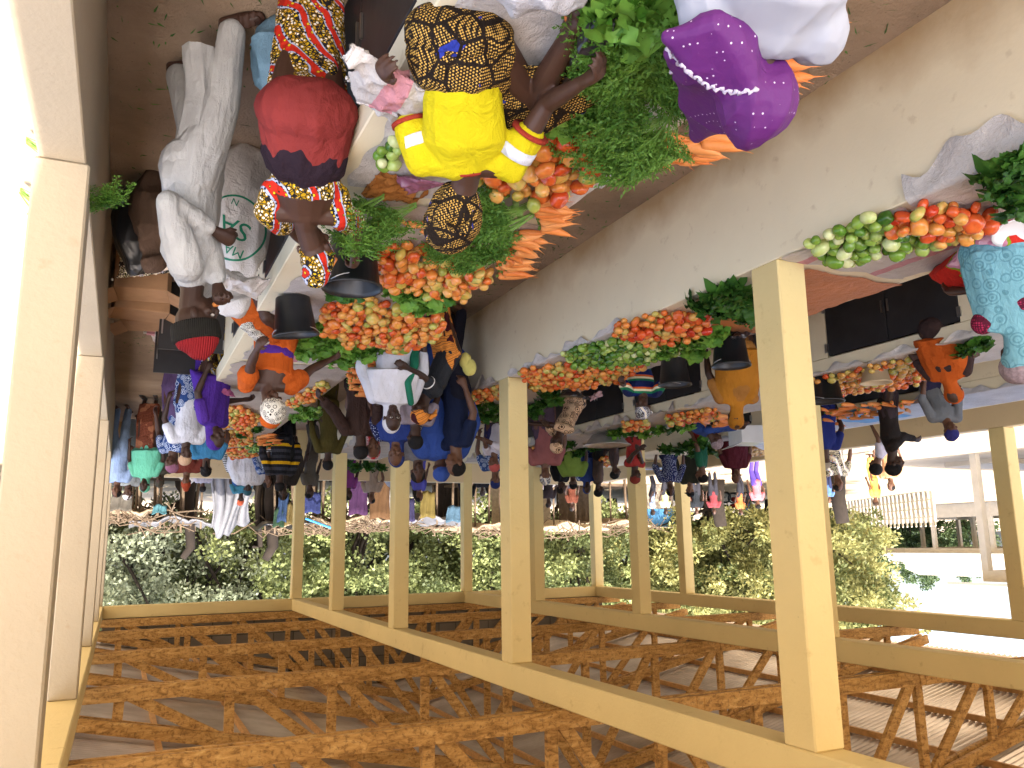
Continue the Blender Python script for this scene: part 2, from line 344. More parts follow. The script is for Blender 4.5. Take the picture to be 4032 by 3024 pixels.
# vegetables
def _veg(name, stops, rough=.22, veins=0, attr=None):
    t = NT(name, rough, .5); v = t.co('Generated'); oi = t.n('ShaderNodeObjectInfo')
    n = t.math('ADD', t.math('MULTIPLY', t.math('SUBTRACT', t.noise(v, 1.6, 3), .5), .7), oi.outputs['Random'])
    if attr: a = t.n('ShaderNodeAttribute', attribute_name=attr); n = t.math('ADD', t.math('MULTIPLY', t.math('SUBTRACT', t.noise(t.co(), 22, 2), .5), .5), a.outputs['Fac'])
    t.color(t.ramp(n, stops)); return t.m
TOM = [(0, (.52, .06, .012)), (.25, (.64, .15, .025)), (.5, (.68, .26, .05)), (.72, (.64, .34, .08)), (.88, (.52, .40, .10)), (1, (.34, .37, .07))]
TOMR = [(0, (.48, .03, .010)), (.5, (.64, .09, .02)), (.85, (.62, .14, .03)), (1, (.55, .28, .05))]
TOMY = [(0, (.60, .12, .03)), (.3, (.64, .22, .04)), (.6, (.60, .33, .06)), (.85, (.45, .38, .07)), (1, (.30, .34, .06))]
EGG = [(0, (.10, .22, .02)), (.4, (.22, .36, .05)), (.7, (.40, .50, .14)), (1, (.62, .66, .34))]
GRN = [(0, (.03, .10, .012)), (.5, (.09, .22, .02)), (1, (.25, .36, .06))]
M['tomato'] = _veg('ripening tomato skin', TOM); M['tomato_red'] = _veg('red tomato skin', TOMR); M['tomato_yellow'] = _veg('yellow orange tomato skin', TOMY)
M['garden_egg'] = _veg('pale green garden egg', EGG, .25); M['green_pepper'] = _veg('green pepper skin', GRN, .25)
M['tomato_mass'] = _veg('tomato skin far pile', TOM, .25, attr='h'); M['green_mass'] = _veg('green fruit far pile', GRN + [], .3, attr='h'); M['onion_mass'] = _veg('onion skin far pile', [(0, (.45, .25, .08)), (1, (.62, .45, .22))], .4, attr='h')
def _carrot():
    t = NT('orange carrot skin', .5, .35); v = t.co(); oi = t.n('ShaderNodeObjectInfo')
    x = t.ramp(t.math('ADD', t.math('MULTIPLY', oi.outputs['Random'], .5), t.math('MULTIPLY', t.noise(v, 20, 4), .5)), [(.2, (.56, .15, .03)), (.5, (.68, .22, .05)), (.8, (.72, .31, .10))])
    w_ = t.n('ShaderNodeTexNoise', _Scale=60.0, _Detail=2.0); t.l(t.co(scale=(.3, .3, 3)), w_.inputs[0]); t.color(x); t.bump(w_.outputs[0], .6, .003); return t.m
M['carrot'] = _carrot(); M['root'] = plain('carrot root hair', (.55, .33, .14), .8)
def _leaf(name, lo, hi, scale=3, trans=.25, rough=.5):
    t = NT(name, rough, .3); a = t.n('ShaderNodeAttribute', attribute_name='h'); v = t.co()
    f = t.math('ADD', t.math('MULTIPLY', a.outputs['Fac'], .7), t.math('MULTIPLY', t.noise(v, scale, 3), .4))
    x = t.ramp(f, [(.15, lo), (.9, hi)]); t.color(x)
    if trans:
        tr = t.n('ShaderNodeBsdfTranslucent'); t.l(x, tr.inputs[0]); mx = t.n('ShaderNodeMixShader', _Fac=trans); t.l(t.b.outputs[0], mx.inputs[1]); t.l(tr.outputs[0], mx.inputs[2]); t.l(mx.outputs[0], t.t.nodes['Material Output'].inputs[0])
    return t.m
M['lettuce'] = _leaf('lettuce leaf', (.05, .17, .012), (.20, .40, .06), 14); M['dark_leaf'] = _leaf('dark green leaf', (.018, .07, .012), (.07, .20, .025), 10)
M['carrot_top'] = _leaf('feathery carrot top', (.04, .13, .013), (.18, .34, .05), 12); M['stem'] = _leaf('pale green stalk', (.13, .24, .04), (.30, .42, .12), 10)
M['tree_grey'] = _leaf('grey green tree foliage', (.07, .09, .05), (.40, .44, .29), .5, .3); M['tree_green'] = _leaf('green tree foliage', (.06, .085, .03), (.34, .38, .15), .5, .3)
M['tree_mango'] = _leaf('mango tree foliage with new leaves', (.06, .085, .025), (.44, .42, .16), .35, .3); M['tree_far'] = _leaf('distant tree foliage', (.035, .07, .025), (.12, .17, .07), .4, .3)
M['bark'] = plain('brown bark', (.022, .016, .012), .95, .3, 3, .8, 12)
M['thatch'] = plain('dry straw thatch', (.26, .20, .13), .95, .35, 5, 1, 30); M['mat'] = plain('woven straw mat', (.36, .29, .19), .9, .25, 8, .8, 40); M['pole'] = plain('weathered wood pole', (.12, .085, .055), .9, .25, 8)
M['white_con'] = plain('whitewashed concrete', (.42, .38, .31), .85, .08, 3)
# ================================================================ SETTING
def grid_sheet(name, x0, x1, y0, y1, nx, ny, z, mat, amp, holes=None):
    xs = np.linspace(x0, x1, nx); ys = np.linspace(y0, y1, ny); X, Y = np.meshgrid(xs, ys, indexing='ij')
    Z = z + amp * (np.sin(X * .9 + 1.3 * np.sin(Y * .5)) * np.cos(Y * .8) + .5 * np.sin(X * 2.7 + Y * 1.9))
    V = np.stack([X, Y, Z], -1).reshape(-1, 3); F = [(i * ny + j, (i + 1) * ny + j, (i + 1) * ny + j + 1, i * ny + j + 1) for i in range(nx - 1) for j in range(ny - 1)]
    return put(name, mkmesh(name, V, F, mat, smooth=True))
# outdoor ground reaches the horizon; the hall floor is a raised slab of trodden earth
V = []; F = []
R_ = [0.0] + [2.0 * 1.28 ** i for i in range(24)]
nA = 64
for i, r in enumerate(R_):
    for j in range(nA):
        a = 2 * PI * j / nA; x = -5 + r * math.cos(a); y = 8 + r * math.sin(a); z = -.06 + (0 if r < 14 else .03 * math.sin(x * .3) * math.cos(y * .23)); V.append((x, y, z))
for i in range(len(R_) - 1):
    for j in range(nA): F.append((i * nA + j, (i + 1) * nA + j, (i + 1) * nA + (j + 1) % nA, i * nA + (j + 1) % nA))
tag(put('ground', mkmesh('ground', V, F, M['sand'], smooth=True)), kind='structure')
mb = MB(); mb.box((-11.41, -2, -.3), (.40, 19.12, -.004)); tag(mb.build('floor_slab', M['cement']), kind='structure')
fl = grid_sheet('floor', -11.19, .228, -1.99, 18.88, 90, 170, .004, M['floor'], .003); tag(fl, kind='structure')
COLY = [-.1, 3.75, 7.64, 11.5, 15.2, 19.0]; XB, XC, XD = -3.5, -7.55, -11.2; CW = .24
ZB, ZT = 3.72, 3.965
# parapets (walls between the outer columns)
def wallbox(name, a, b, label, mat='paint_wall', bev=.006):
    mb = MB(); mb.box(a, b); o = mb.build(name, M[mat], bevel=bev); return tag(o, label, 'wall', 'low parapet walls of the market hall')
wallbox('low_wall', (.23, -2, -.002), (.405, 19.12, 1.0), 'low cream parapet wall along the near side of the hall, beside the walking man', 'paint_darkened')
wallbox('low_wall', (-11.42, -2, -.002), (-11.2, 18.88, 1.06), 'low cream parapet wall on the far open side towards the sandy yard')
wallbox('low_wall', (-11.42, 18.892, -.002), (.22, 19.1, 1.12), 'low cream parapet wall closing the far end of the hall before the stalls')
# columns
def column(x0, x1, y, z0, label, w=CW, mat='paint'):
    mb = MB(); mb.box((x0, y - w / 2, z0), (x1, y + w / 2, ZB - .002)); o = mb.build('concrete_column', M[mat], bevel=.009)
    return tag(o, label, 'column', 'cream concrete columns of the hall')
nth = ['nearest', 'second', 'third', 'fourth', 'fifth']
for k, y in enumerate(COLY[1:]):
    column(.215, .42, y, 1.002, f'{nth[k]} cream column standing on the near parapet wall by the walking man', mat='paint_darkened')
    column(XB - .215, XB + .003, y, .902 if y < 16 else 0, f'{nth[k]} cream column of the row along the long bare counter front')
    column(XC - .215, XC + .003, y, .902 if y < 16 else 0, f'{nth[k]} cream column of the middle row beyond the black cupboard doors')
    column(XD - .235, XD + .004, y, 1.062, f'{nth[k]} cream column on the parapet of the sandy yard side')
# beams
def beam(a, b, label):
    mb = MB(); mb.box(a, b); tag(mb.build('concrete_beam', M['paint'], bevel=.01), label, 'beam', 'cream ring beams on the columns')
beam((.205, -2, ZB), (.43, 19.13, ZT), 'long cream beam on the columns of the near parapet')
beam((XB - .22, -2, ZB), (XB, 18.88, ZT), 'long cream beam on the column row of the bare counter')
beam((XC - .22, -2, ZB), (XC, 18.88, ZT), 'long cream beam on the middle column row')
beam((XD - .24, -2, ZB), (XD, 19.13, ZT), 'long cream beam on the columns of the sandy yard side')
beam((XD, 18.892, ZB + .002), (.203, 19.12, ZT - .002), 'cream cross beam closing the far end of the hall')
# roof: timber trusses, purlins and corrugated sheets
RX, SL = -5.6, .21
def topz(x): return 4.24 + SL * ((.2 - x) if x > RX else (x + 11.4))
def truss(y, label):
    r = empty('roof_truss', (0, y, 0), label=label, cat='roof truss', group='timber roof trusses')
    def P(name, mb, m='wood'): mb.build(name, M[m], r)
    for s in (-1, 1):
        o = s * .055
        mb = MB(); mb.bar((.55, o, ZT + .075), (-11.75, o, ZT + .075), .045, .145); P('bottom_chord', mb)
        mb = MB(); mb.bar((.75, o, topz(.75) + .07), (RX, o, topz(RX) + .07), .045, .135); P('top_chord', mb)
        mb = MB(); mb.bar((-11.95, o, topz(-11.95) + .07), (RX - .01, o, topz(RX) + .072), .045, .133); P('top_chord', mb)
    for k in range(-5, 6):
        x = RX + k * 1.1; mb = MB(); jx = random.uniform(-.02, .02)
        mb.bar((x + jx, 0, ZT + .02), (x, 0, topz(x) + .1), .055, .10, up=(1, 0, 0)); P('vertical_strut', mb)
        if k != 0:
            s = 1 if k > 0 else -1; x2 = x - s * 1.02
            mb = MB(); mb.bar((x - s * .08, .0, ZT + .09), (x2, 0, topz(x2) + .06), .05, .11, up=(0, 1, 0) if 0 else (1, 0, 0)); P('diagonal_strut', mb)
    if True:
        for x in (-.9, -3.1, -5.0, -7.9):
            mb = MB(); mb.box((x - .02, -.085, ZT + .005), (x + .14, -.078, ZT + .15)); mb.box((x + .05, -.09, ZT + .02), (x + .06, -.08, ZT + .14)); P('splice_plate', mb)
for k, y in enumerate((-1.6, .4, 3.3, 6.55, 9.8, 13.0, 16.15, 18.72)):
    truss(y, ['timber roof truss behind the viewpoint', 'timber roof truss right above the viewpoint', 'nearest timber roof truss ahead of the viewpoint', 'second brown timber truss, the big low one across the picture', 'third brown timber truss of the roof', 'fourth brown timber truss of the roof', 'fifth brown timber truss of the roof', 'last brown timber truss against the block gable'][k])
for i in range(-6, 7):
    x = RX + i * 1.02
    if abs(i) == 0: x = RX + .08
    mb = MB(); mb.bar((x, -2.3, topz(x) + .165), (x, 19.3, topz(x) + .165), .05, .07); tag(mb.build('roof_purlin', M['pale_wood']), 'long pale purlin laid over the trusses under the zinc sheets', 'purlin', 'purlins under the zinc roof')
def corr(x0, x1, y0, y1, name, label, pitch=.088, amp=.020):
    ny = int((y1 - y0) / pitch * 8); xs = np.linspace(x0, x1, 7); ys = np.linspace(y0, y1, ny)
    V = [(x, y, topz(x) + .215 + amp * math.sin(2 * PI * y / pitch)) for x in xs for y in ys]
    F = [(i * ny + j, (i + 1) * ny + j, (i + 1) * ny + j + 1, i * ny + j + 1) for i in range(6) for j in range(ny - 1)]
    tag(put(name, mkmesh(name, V, F, M['zinc'], smooth=True)), label, 'roof')
corr(.82, RX, -2.4, 19.4, 'zinc_roof', 'corrugated zinc roof slope over the near side of the hall'); corr(RX - .002, -12.05, -2.4, 19.4, 'zinc_roof', 'corrugated zinc roof slope over the sandy yard side')
V = [(.2, 18.93, ZT + .002), (-11.4, 18.93, ZT + .002), (-11.4, 18.93, 4.42), (RX, 18.93, topz(RX) + .18), (.2, 18.93, 4.42)]; V += [(x, y + .15, z) for x, y, z in V]
tag(put('gable_wall', mkmesh('gable_wall', V, [(0, 1, 2, 3, 4), (9, 8, 7, 6, 5)] + [(i, (i + 1) % 5 + 0, (i + 1) % 5 + 5, i + 5) for i in range(5)], M['block'])), 'bare cement block gable wall above the far beam', 'wall')
# counters with steel doors
def counter(xa, xb, y0, y1, face, label, doors, ht=.9):
    r = empty('market_counter', ((xa + xb) / 2, (y0 + y1) / 2, 0), label=label, cat='counter', group='concrete market counters')
    ox, oy = (xa + xb) / 2, (y0 + y1) / 2
    def B(mb, name, mat, bev=.006): return mb.build(name, M[mat], r, bevel=bev)
    def bx(mb, a, b): mb.box((a[0] - ox, a[1] - oy, a[2]), (b[0] - ox, b[1] - oy, b[2]))
    # slab and closed back wall; front frame of posts with door openings
    mb = MB(); bx(mb, (xa if face < 0 else xa + .1, y0, ht - .14), (xb - .1 if face < 0 else xb, y1, ht)); B(mb, 'slab', 'paint_low')
    bxk = (xb - .1, xb + .003) if face < 0 else (xa - .003, xa + .1)
    mb = MB(); bx(mb, (bxk[0], y0 + .002, 0), (bxk[1], y1 - .002, ht + .002)); B(mb, 'back_wall', 'paint_low')
    fx = (xa + .001, xa + .1) if face < 0 else (xb - .1, xb - .001)
    for yy in (y0 + .001, y1 - .101): mb = MB(); bx(mb, (min(fx[0], bxk[0]) + .101, yy, 0), (max(fx[0], bxk[0]) - .001, yy + .1, ht - .142)); B(mb, 'end_wall', 'paint_low')
    ys = y0 + .003
    mb = MB(); yd = doors[0]; ends = []
    for (a, b, st) in doors:
        bx(mb, (fx[0], ys, 0), (fx[1], a, ht - .142)); bx(mb, (fx[0] + .001, a, 0), (fx[1] - .001, b, .07)); ys = b; ends.append((a, b, st))
    bx(mb, (fx[0], ys, 0), (fx[1], y1 - .003, ht - .142)); B(mb, 'front_posts', 'paint_low', 0)
    for a, b, st in ends:
        m_ = (a + b) / 2; fxx = fx[1] if face > 0 else fx[0]; s = face
        for lo, hi, hinge in ((a + .012, m_ - .005, a), (m_ + .005, b - .012, b)):
            mb = MB()
            if st == 'closed': bx(mb, (fxx - s * .03 if s > 0 else fxx, lo, .085), (fxx if s > 0 else fxx + .03, hi, ht - .155))
            else:
                w_ = hi - lo; sy = -.03 if hinge == b else 0
                bx(mb, (min(fxx, fxx + s * w_) + .004 * s, hinge + sy - .0, .085), (max(fxx, fxx + s * w_) + .004 * s, hinge + sy + .03, ht - .155))
            d = B(mb, 'cupboard_door', 'black_steel', .003)
            mb = MB()
            if st == 'closed':
                xx = fxx + s * .008; mb.bar((xx - ox, (hi if hinge == a else lo) - oy + (-.03 if hinge == a else .03), .35), (xx - ox, (hi if hinge == a else lo) - oy + (-.03 if hinge == a else .03), .47), .012, .012)
            else:
                xx = fxx + s * (w_ * .96); mb.bar((xx - ox, hinge + sy - .008 - oy, .3), (xx - ox, hinge + sy - .008 - oy, .6), .014, .014)
            mb.build('bolt', M['steel'], d)
            for hz in (.2, .62): mb = MB(); mb.box((fxx + s * .002 - ox - .006, hinge - oy - .02, hz), (fxx + s * .002 - ox + .01, hinge - oy + .02, hz + .09)); mb.build('hinge', M['steel'], d)
    # dark inside
    return r
def dlist(y0, y1, w_=1.5, gap=.28, openat=()):
    out = []; y = y0 + .35; k = 0
    while y + w_ < y1 - .2: out.append((y, y + w_, 'open' if k in openat else 'closed')); y += w_ + gap; k += 1
    return out
counter(-1.93, -.79, -1.2, 16.0, +1, 'nearest counter, heaped with carrots, tomatoes and greens', [(.55, 2.05, 'closed'), (2.4, 3.9, 'closed'), (4.2, 5.7, 'closed'), (6.0, 7.5, 'closed'), (8.2, 9.4, 'open')] + dlist(9.6, 16))
counter(-4.64, -3.5, -1.2, 16.4, -1, 'long counter showing its bare dusty front, red tomatoes on top', dlist(-1.2, 16.4))
counter(-7.55, -6.44, -1.2, 16.4, +1, 'counter with black double cupboard doors facing the sellers', dlist(-1.1, 16.4))
counter(-10.2, -9.06, -1.0, 16.4, +1, 'farthest counter, spread with carrots, before the yard parapet', dlist(3.1, 16.4, 1.5, 1.9))
# ================================================================ PEOPLE

def nrm(v): v = Vector(v); return v.normalized() if v.length > 1e-9 else v
def ik(a, t, l1, l2, pole):
    a = Vector(a); t = Vector(t); d = t - a; L = min(d.length, (l1 + l2) * .995); L = max(L, abs(l1 - l2) + .02); u = d.normalized(); t2 = a + u * L
    c = (l1 * l1 + L * L - l2 * l2) / (2 * l1 * L); c = max(-1, min(1, c)); h = l1 * math.sqrt(max(0, 1 - c * c)); p = Vector(pole); p = p - u * p.dot(u); p = p.normalized() if p.length > 1e-4 else u.orthogonal().normalized()
    return a + u * (l1 * c) + p * h, t2
def smat(): return random.choice(SK)
def skel(pos, face, h=1.66, lean=0, side=0, pose='stand', seat=.9, hands=(None, None), head=(0, 0), feet=None, fat=1.0, seatdrop=.55, knee=None, hipback=1.0, spread=1.0, sw=1.0, hs=None):
    """pos: ground point under the feet (standing) or under the hips (sitting); face: world direction the body faces"""
    s = h / 1.7; f = nrm((face[0], face[1], 0)); r = f.cross(Vector((0, 0, 1))).normalized(); Z = Vector((0, 0, 1)); o = Vector((pos[0], pos[1], pos[2] if len(pos) > 2 else 0))
    k = dict(s=s, hs=hs or max(s, .95),  f=f, r=r, fat=fat, o=o); le = math.radians(lean); si = math.radians(side)
    t = (Z * math.cos(le) + f * math.sin(le)); t = (t * math.cos(si) + r * math.sin(si)).normalized()
    if pose == 'stand': P = o + Z * (.92 * s) - f * (.30 * s * math.sin(le) * hipback)
    else: P = o + Z * (seat + .10 * s)
    k['P'] = P; k['t'] = t; up = t; fr = (f - t * f.dot(t)).normalized(); k['tf'] = fr
    k['W'] = P + t * .16 * s; k['C'] = P + t * .34 * s - fr * .0; k['N'] = P + t * .50 * s
    yw, pt = math.radians(head[0]), math.radians(head[1])      # head: yaw to its right, pitch down
    hf = (f * math.cos(yw) + r * math.sin(yw)); hr = hf.cross(Z).normalized(); hup = (Z * math.cos(pt) + hf * math.sin(pt)).normalized(); hfw = (hf * math.cos(pt) - Z * math.sin(pt)).normalized()
    k['hf'], k['hr'], k['hu'] = hfw, hr, hup
    nd = (t * .5 + hup * .5).normalized(); k['H'] = k['N'] + nd * .055 * s + hup * .11 * k['hs']; k['nd'] = nd
    k['S'] = [k['N'] - t * .045 * s + r * (sg * .175 * s * sw) for sg in (-1, 1)]
    k['hip'] = [P - t * .03 * s + r * (sg * .09 * s) for sg in (-1, 1)]
    k['K'] = []; k['A'] = []; k['toe'] = []
    for i, sg in enumerate((-1, 1)):
        if pose == 'stand':
            ft = (o + r * sg * .10 * s * spread) if feet is None else Vector(feet[i])
            an = ft + Z * .08 * s; kn, an = ik(k['hip'][i], an, .42 * s, .41 * s, f + r * sg * .1)
        else:
            kn = (P + f * .42 * s + r * sg * (.14 * spread) * s + Z * .02) if knee is None else Vector(knee[i])
            an = kn - Z * .40 * s * seatdrop / .55 + f * .02 if feet is None else Vector(feet[i])
            if feet is not None and knee is not None: an = Vector(feet[i])
            elif feet is not None: kn, an = ik(k['hip'][i], an, .43 * s, .42 * s, Z * .6 + f * .8 + r * sg * .5)
        k['K'].append(kn); k['A'].append(an); td = nrm(f + r * sg * .15); k['toe'].append(an + td * .13 * s - Z * .055 * s)
        if pose != 'stand': k['toe'][-1] = an + nrm(f * .8 - Z * .35) * .14 * s
    k['E'] = []; k['Wr'] = []; k['hd'] = []
    for i, sg in enumerate((-1, 1)):
        T = hands[i]
        if T is None: T = k['S'][i] + r * sg * .10 * s - Z * .50 * s + f * .08 * s; pole = -f * .8 + r * sg
        else: T = Vector(T); pole = r * sg * .35 - Z - f * .35
        e, w_ = ik(k['S'][i], T, .29 * s, .25 * s, pole); k['E'].append(e); k['Wr'].append(w_); k['hd'].append((w_ - e).normalized())
    return k
def hand_shapes(k, i, curl=.5, grip=False):
    s = k['s']; w_ = k['Wr'][i]; d = k['hd'][i]; sg = (-1, 1)[i]
    pn = (-k['r'] * sg * .8 - Vector((0, 0, 1)) * .5 + k['f'] * .1); pn = nrm(pn - d * pn.dot(d)); sd = nrm(d.cross(pn))  # palm normal, across
    if sd.dot(k['f']) < 0: sd = -sd      # thumb side
    out = [tube([w_ - d * .01, w_ + d * .045 * s, w_ + d * .085 * s], [.024 * s, .026 * s, .024 * s], n=10, side=sd, sq=[1.1, 1.5, 1.6])]
    for j, (off, L) in enumerate(((.031, .074), (.0105, .083), (-.0105, .077), (-.030, .060))):
        b = w_ + d * .082 * s + sd * off * s; c = curl * (1 + .12 * j); a1 = nrm(d * math.cos(c * .8) + pn * math.sin(c * .8)); a2 = nrm(d * math.cos(c * 1.7) + pn * math.sin(c * 1.7)); a3 = nrm(d * math.cos(c * 2.5) + pn * math.sin(c * 2.5))
        p1 = b + a1 * L * .45 * s; p2 = p1 + a2 * L * .32 * s; p3 = p2 + a3 * L * .25 * s
        out.append(tube([b - d * .02, b, p1, p2, p3], [.0092 * s, .0098 * s, .0088 * s, .008 * s, .0068 * s], n=7))
    b = w_ + d * .03 * s + sd * .028 * s; a1 = nrm(d * .75 + sd * .6 + pn * .25); a2 = nrm(d * .9 + sd * .1 + pn * .5)
    out.append(tube([b - sd * .012, b + a1 * .034 * s, b + a1 * .034 * s + a2 * .034 * s], [.0125 * s, .0105 * s, .0085 * s], n=7)); return out
def head_shapes(k, hd=True):
    s = k['hs']; H, f, r, u = k['H'], k['hf'], k['hr'], k['hu']; ax = (r, f, u)
    sh = [ell(H + u * .02 * s - f * .012 * s, (.074 * s, .092 * s, .092 * s), ax), ell(H - u * .045 * s + f * .022 * s, (.056 * s, .062 * s, .066 * s), ax),
          tube([H + f * .084 * s + u * .012 * s, H + f * .100 * s - u * .022 * s], [.009 * s, .0165 * s], n=8, side=r, sq=1.15),
          ell(H + f * .078 * s - u * .078 * s, (.022 * s, .016 * s, .018 * s), ax, 10, 7),
          tube([H + f * .082 * s - u * .046 * s - r * .020 * s, H + f * .088 * s - u * .044 * s, H + f * .082 * s - u * .046 * s + r * .020 * s], [.006 * s, .0095 * s, .006 * s], n=7),
          tube([H + f * .080 * s - u * .058 * s - r * .017 * s, H + f * .087 * s - u * .059 * s, H + f * .080 * s - u * .058 * s + r * .017 * s], [.006 * s, .010 * s, .006 * s], n=7),
          tube([H + f * .070 * s + u * .022 * s - r * .042 * s, H + f * .082 * s + u * .026 * s, H + f * .070 * s + u * .022 * s + r * .042 * s], [.008 * s, .010 * s, .008 * s], n=7)]
    for sg in (-1, 1):
        sh.append(ell(H + r * sg * .045 * s + f * .058 * s - u * .018 * s, (.020 * s, .022 * s, .020 * s), ax, 9, 7))
        sh.append(ell(H + r * sg * .076 * s - f * .008 * s - u * .008 * s, (.009 * s, .019 * s, .031 * s), (r, nrm(f - r * sg * .3), u), 9, 7))
    return sh
def body(root, k, sk, vox=.009, curl=(.5, .5), shoes=None, legs=True):
    s = k['s']; fa = k['fat']; P, t = k['P'], k['t']; sh = []
    sh.append(tube([P - t * .04 * s, k['W'], k['C'], k['N'] - t * .06 * s], [.098 * s * fa, .088 * s * fa, .100 * s * fa, .07 * s], n=14, side=k['r'], sq=[1.5, 1.35, 1.45, 1.7]))
    sh.append(tube([k['N'] - t * .06 * s, k['N'] + k['nd'] * .03 * s, k['H'] - k['hu'] * .05 * s - k['hf'] * .02 * s], [.068 * s, .056 * s, .056 * s], n=12))
    sh += head_shapes(k)
    for i in (0, 1):
        S, E, W_ = k['S'][i], k['E'][i], k['Wr'][i]; sg = (-1, 1)[i]
        sh.append(tube([k['N'] - t * .05 * s + k['r'] * sg * .05 * s, S], [.055 * s, .052 * s], n=10))
        sh.append(tube([S, S.lerp(E, .35), E], [.052 * s * fa, .047 * s * fa, .037 * s], n=11)); sh.append(tube([E, E.lerp(W_, .3), W_], [.037 * s, .038 * s, .024 * s], n=11))
        sh += hand_shapes(k, i, curl[i])
        if legs:
            hp, K, A = k['hip'][i], k['K'][i], k['A'][i]
            sh.append(tube([hp, hp.lerp(K, .4), K], [.088 * s * fa, .076 * s * fa, .053 * s], n=12)); sh.append(tube([K, K.lerp(A, .35) - k['f'] * .012, A], [.052 * s, .052 * s, .034 * s], n=12))
            T = k['toe'][i]; fd = nrm(T - A); sh.append(tube([A - fd * .045 * s - Vector((0, 0, .035 * s)), A.lerp(T, .5) - Vector((0, 0, .018 * s)), T], [.030 * s, .031 * s, .020 * s], n=10, side=k['r'], sq=[1.0, 1.15, 1.8]))
    me = remesh('body', sh, vox, sk, smooth=2); return put('body', me, root)
def eyes(root, k):
    s = k['hs']; H, f, r, u = k['H'], k['hf'], k['hr'], k['hu']
    for sg in (-1, 1):
        c = H + r * sg * .031 * s + f * .0765 * s + u * .004 * s
        V, F = ell(c, (.0135 * s, .0105 * s, .0075 * s), (r, f, u), 12, 8); n = len(V); V2, F2 = ell(c + f * .0072 * s, (.0062 * s, .0052 * s, .0062 * s), (r, f, u), 10, 6)
        put('eye', mkmesh('eye', V + V2, F + [tuple(i + n for i in q) for q in F2], [M['eye'], M['hair']], [0] * len(F) + [1] * len(F2), True), root)
def shirt(root, k, mat, name='shirt', sleeve=.5, hem=.05, loose=.02, vox=.012, fold=.008, neck=.0, puff=0, flare=1.05, sd=1, open_neck=None):
    s = k['s']; fa = k['fat']; P, t = k['P'], k['t']; q = loose; sh = []
    pts = [P - t * (hem * .75) - Vector((0, 0, hem * .25)), P - t * .02 * s if hem > -.02 else P - t * (hem * .8 - .01), k['W'], k['C'], k['N'] - t * (.06 + neck) * s]
    sh.append(tube(pts, [(.100 * s * fa + q) * flare, .098 * s * fa + q, .090 * s * fa + q, .100 * s * fa + q, .066 * s + q], n=16, side=k['r'], sq=[1.45, 1.5, 1.35, 1.42, 1.65]))
    if hem < -.02: sh = [tube(pts, [.086 * s * fa + q, .087 * s * fa + q, .090 * s * fa + q, .100 * s * fa + q, .066 * s + q], n=16, side=k['r'], sq=[1.38, 1.36, 1.36, 1.42, 1.65])]
    for i in (0, 1):
        S, E, W_ = k['S'][i], k['E'][i], k['Wr'][i]; sg = (-1, 1)[i]
        sh.append(tube([k['N'] - t * (.055 + neck) * s + k['r'] * sg * (.05 + neck) * s, S], [.054 * s + q * .6, .054 * s + q * .8], n=12))
        if sleeve <= .5: sh.append(tube([S, S.lerp(E, max(.05, sleeve * 2))], [.055 * s * fa + q * .8, .050 * s * fa + q + puff], n=12))
        else: sh.append(tube([S, E], [.055 * s * fa + q * .8, .042 * s + q + puff], n=12)); sh.append(tube([E, E.lerp(W_, (sleeve - .5) * 2)], [.042 * s + q + puff, .030 * s + q + puff], n=12))
    return put(name, remesh(name, sh, vox, mat, 4, (fold, 26, tuple(t), sd)), root)
def trousers(root, k, mat, name='trousers', wide=.02, short=.0, vox=.012, fold=.007, sd=3):
    s = k['s']; fa = k['fat']; sh = [tube([k['P'] + k['t'] * .06 * s, k['P'] - k['t'] * .05 * s], [.095 * s * fa + wide * .6, .100 * s * fa + wide * .7], n=14, side=k['r'], sq=1.45)]
    for i in (0, 1):
        hp, K, A = k['hip'][i], k['K'][i], k['A'][i]; A2 = K.lerp(A, 1 - short) + Vector((0, 0, .02))
        sh.append(tube([hp, hp.lerp(K, .4), K], [.092 * s * fa + wide, .080 * s * fa + wide, .060 * s + wide], n=13)); sh.append(tube([K, K.lerp(A2, .4), A2], [.060 * s + wide, .056 * s + wide, .044 * s + wide], n=13))
    return put(name, remesh(name, sh, vox, mat, 4, (fold, 22, (0, 0, 1), sd)), root)
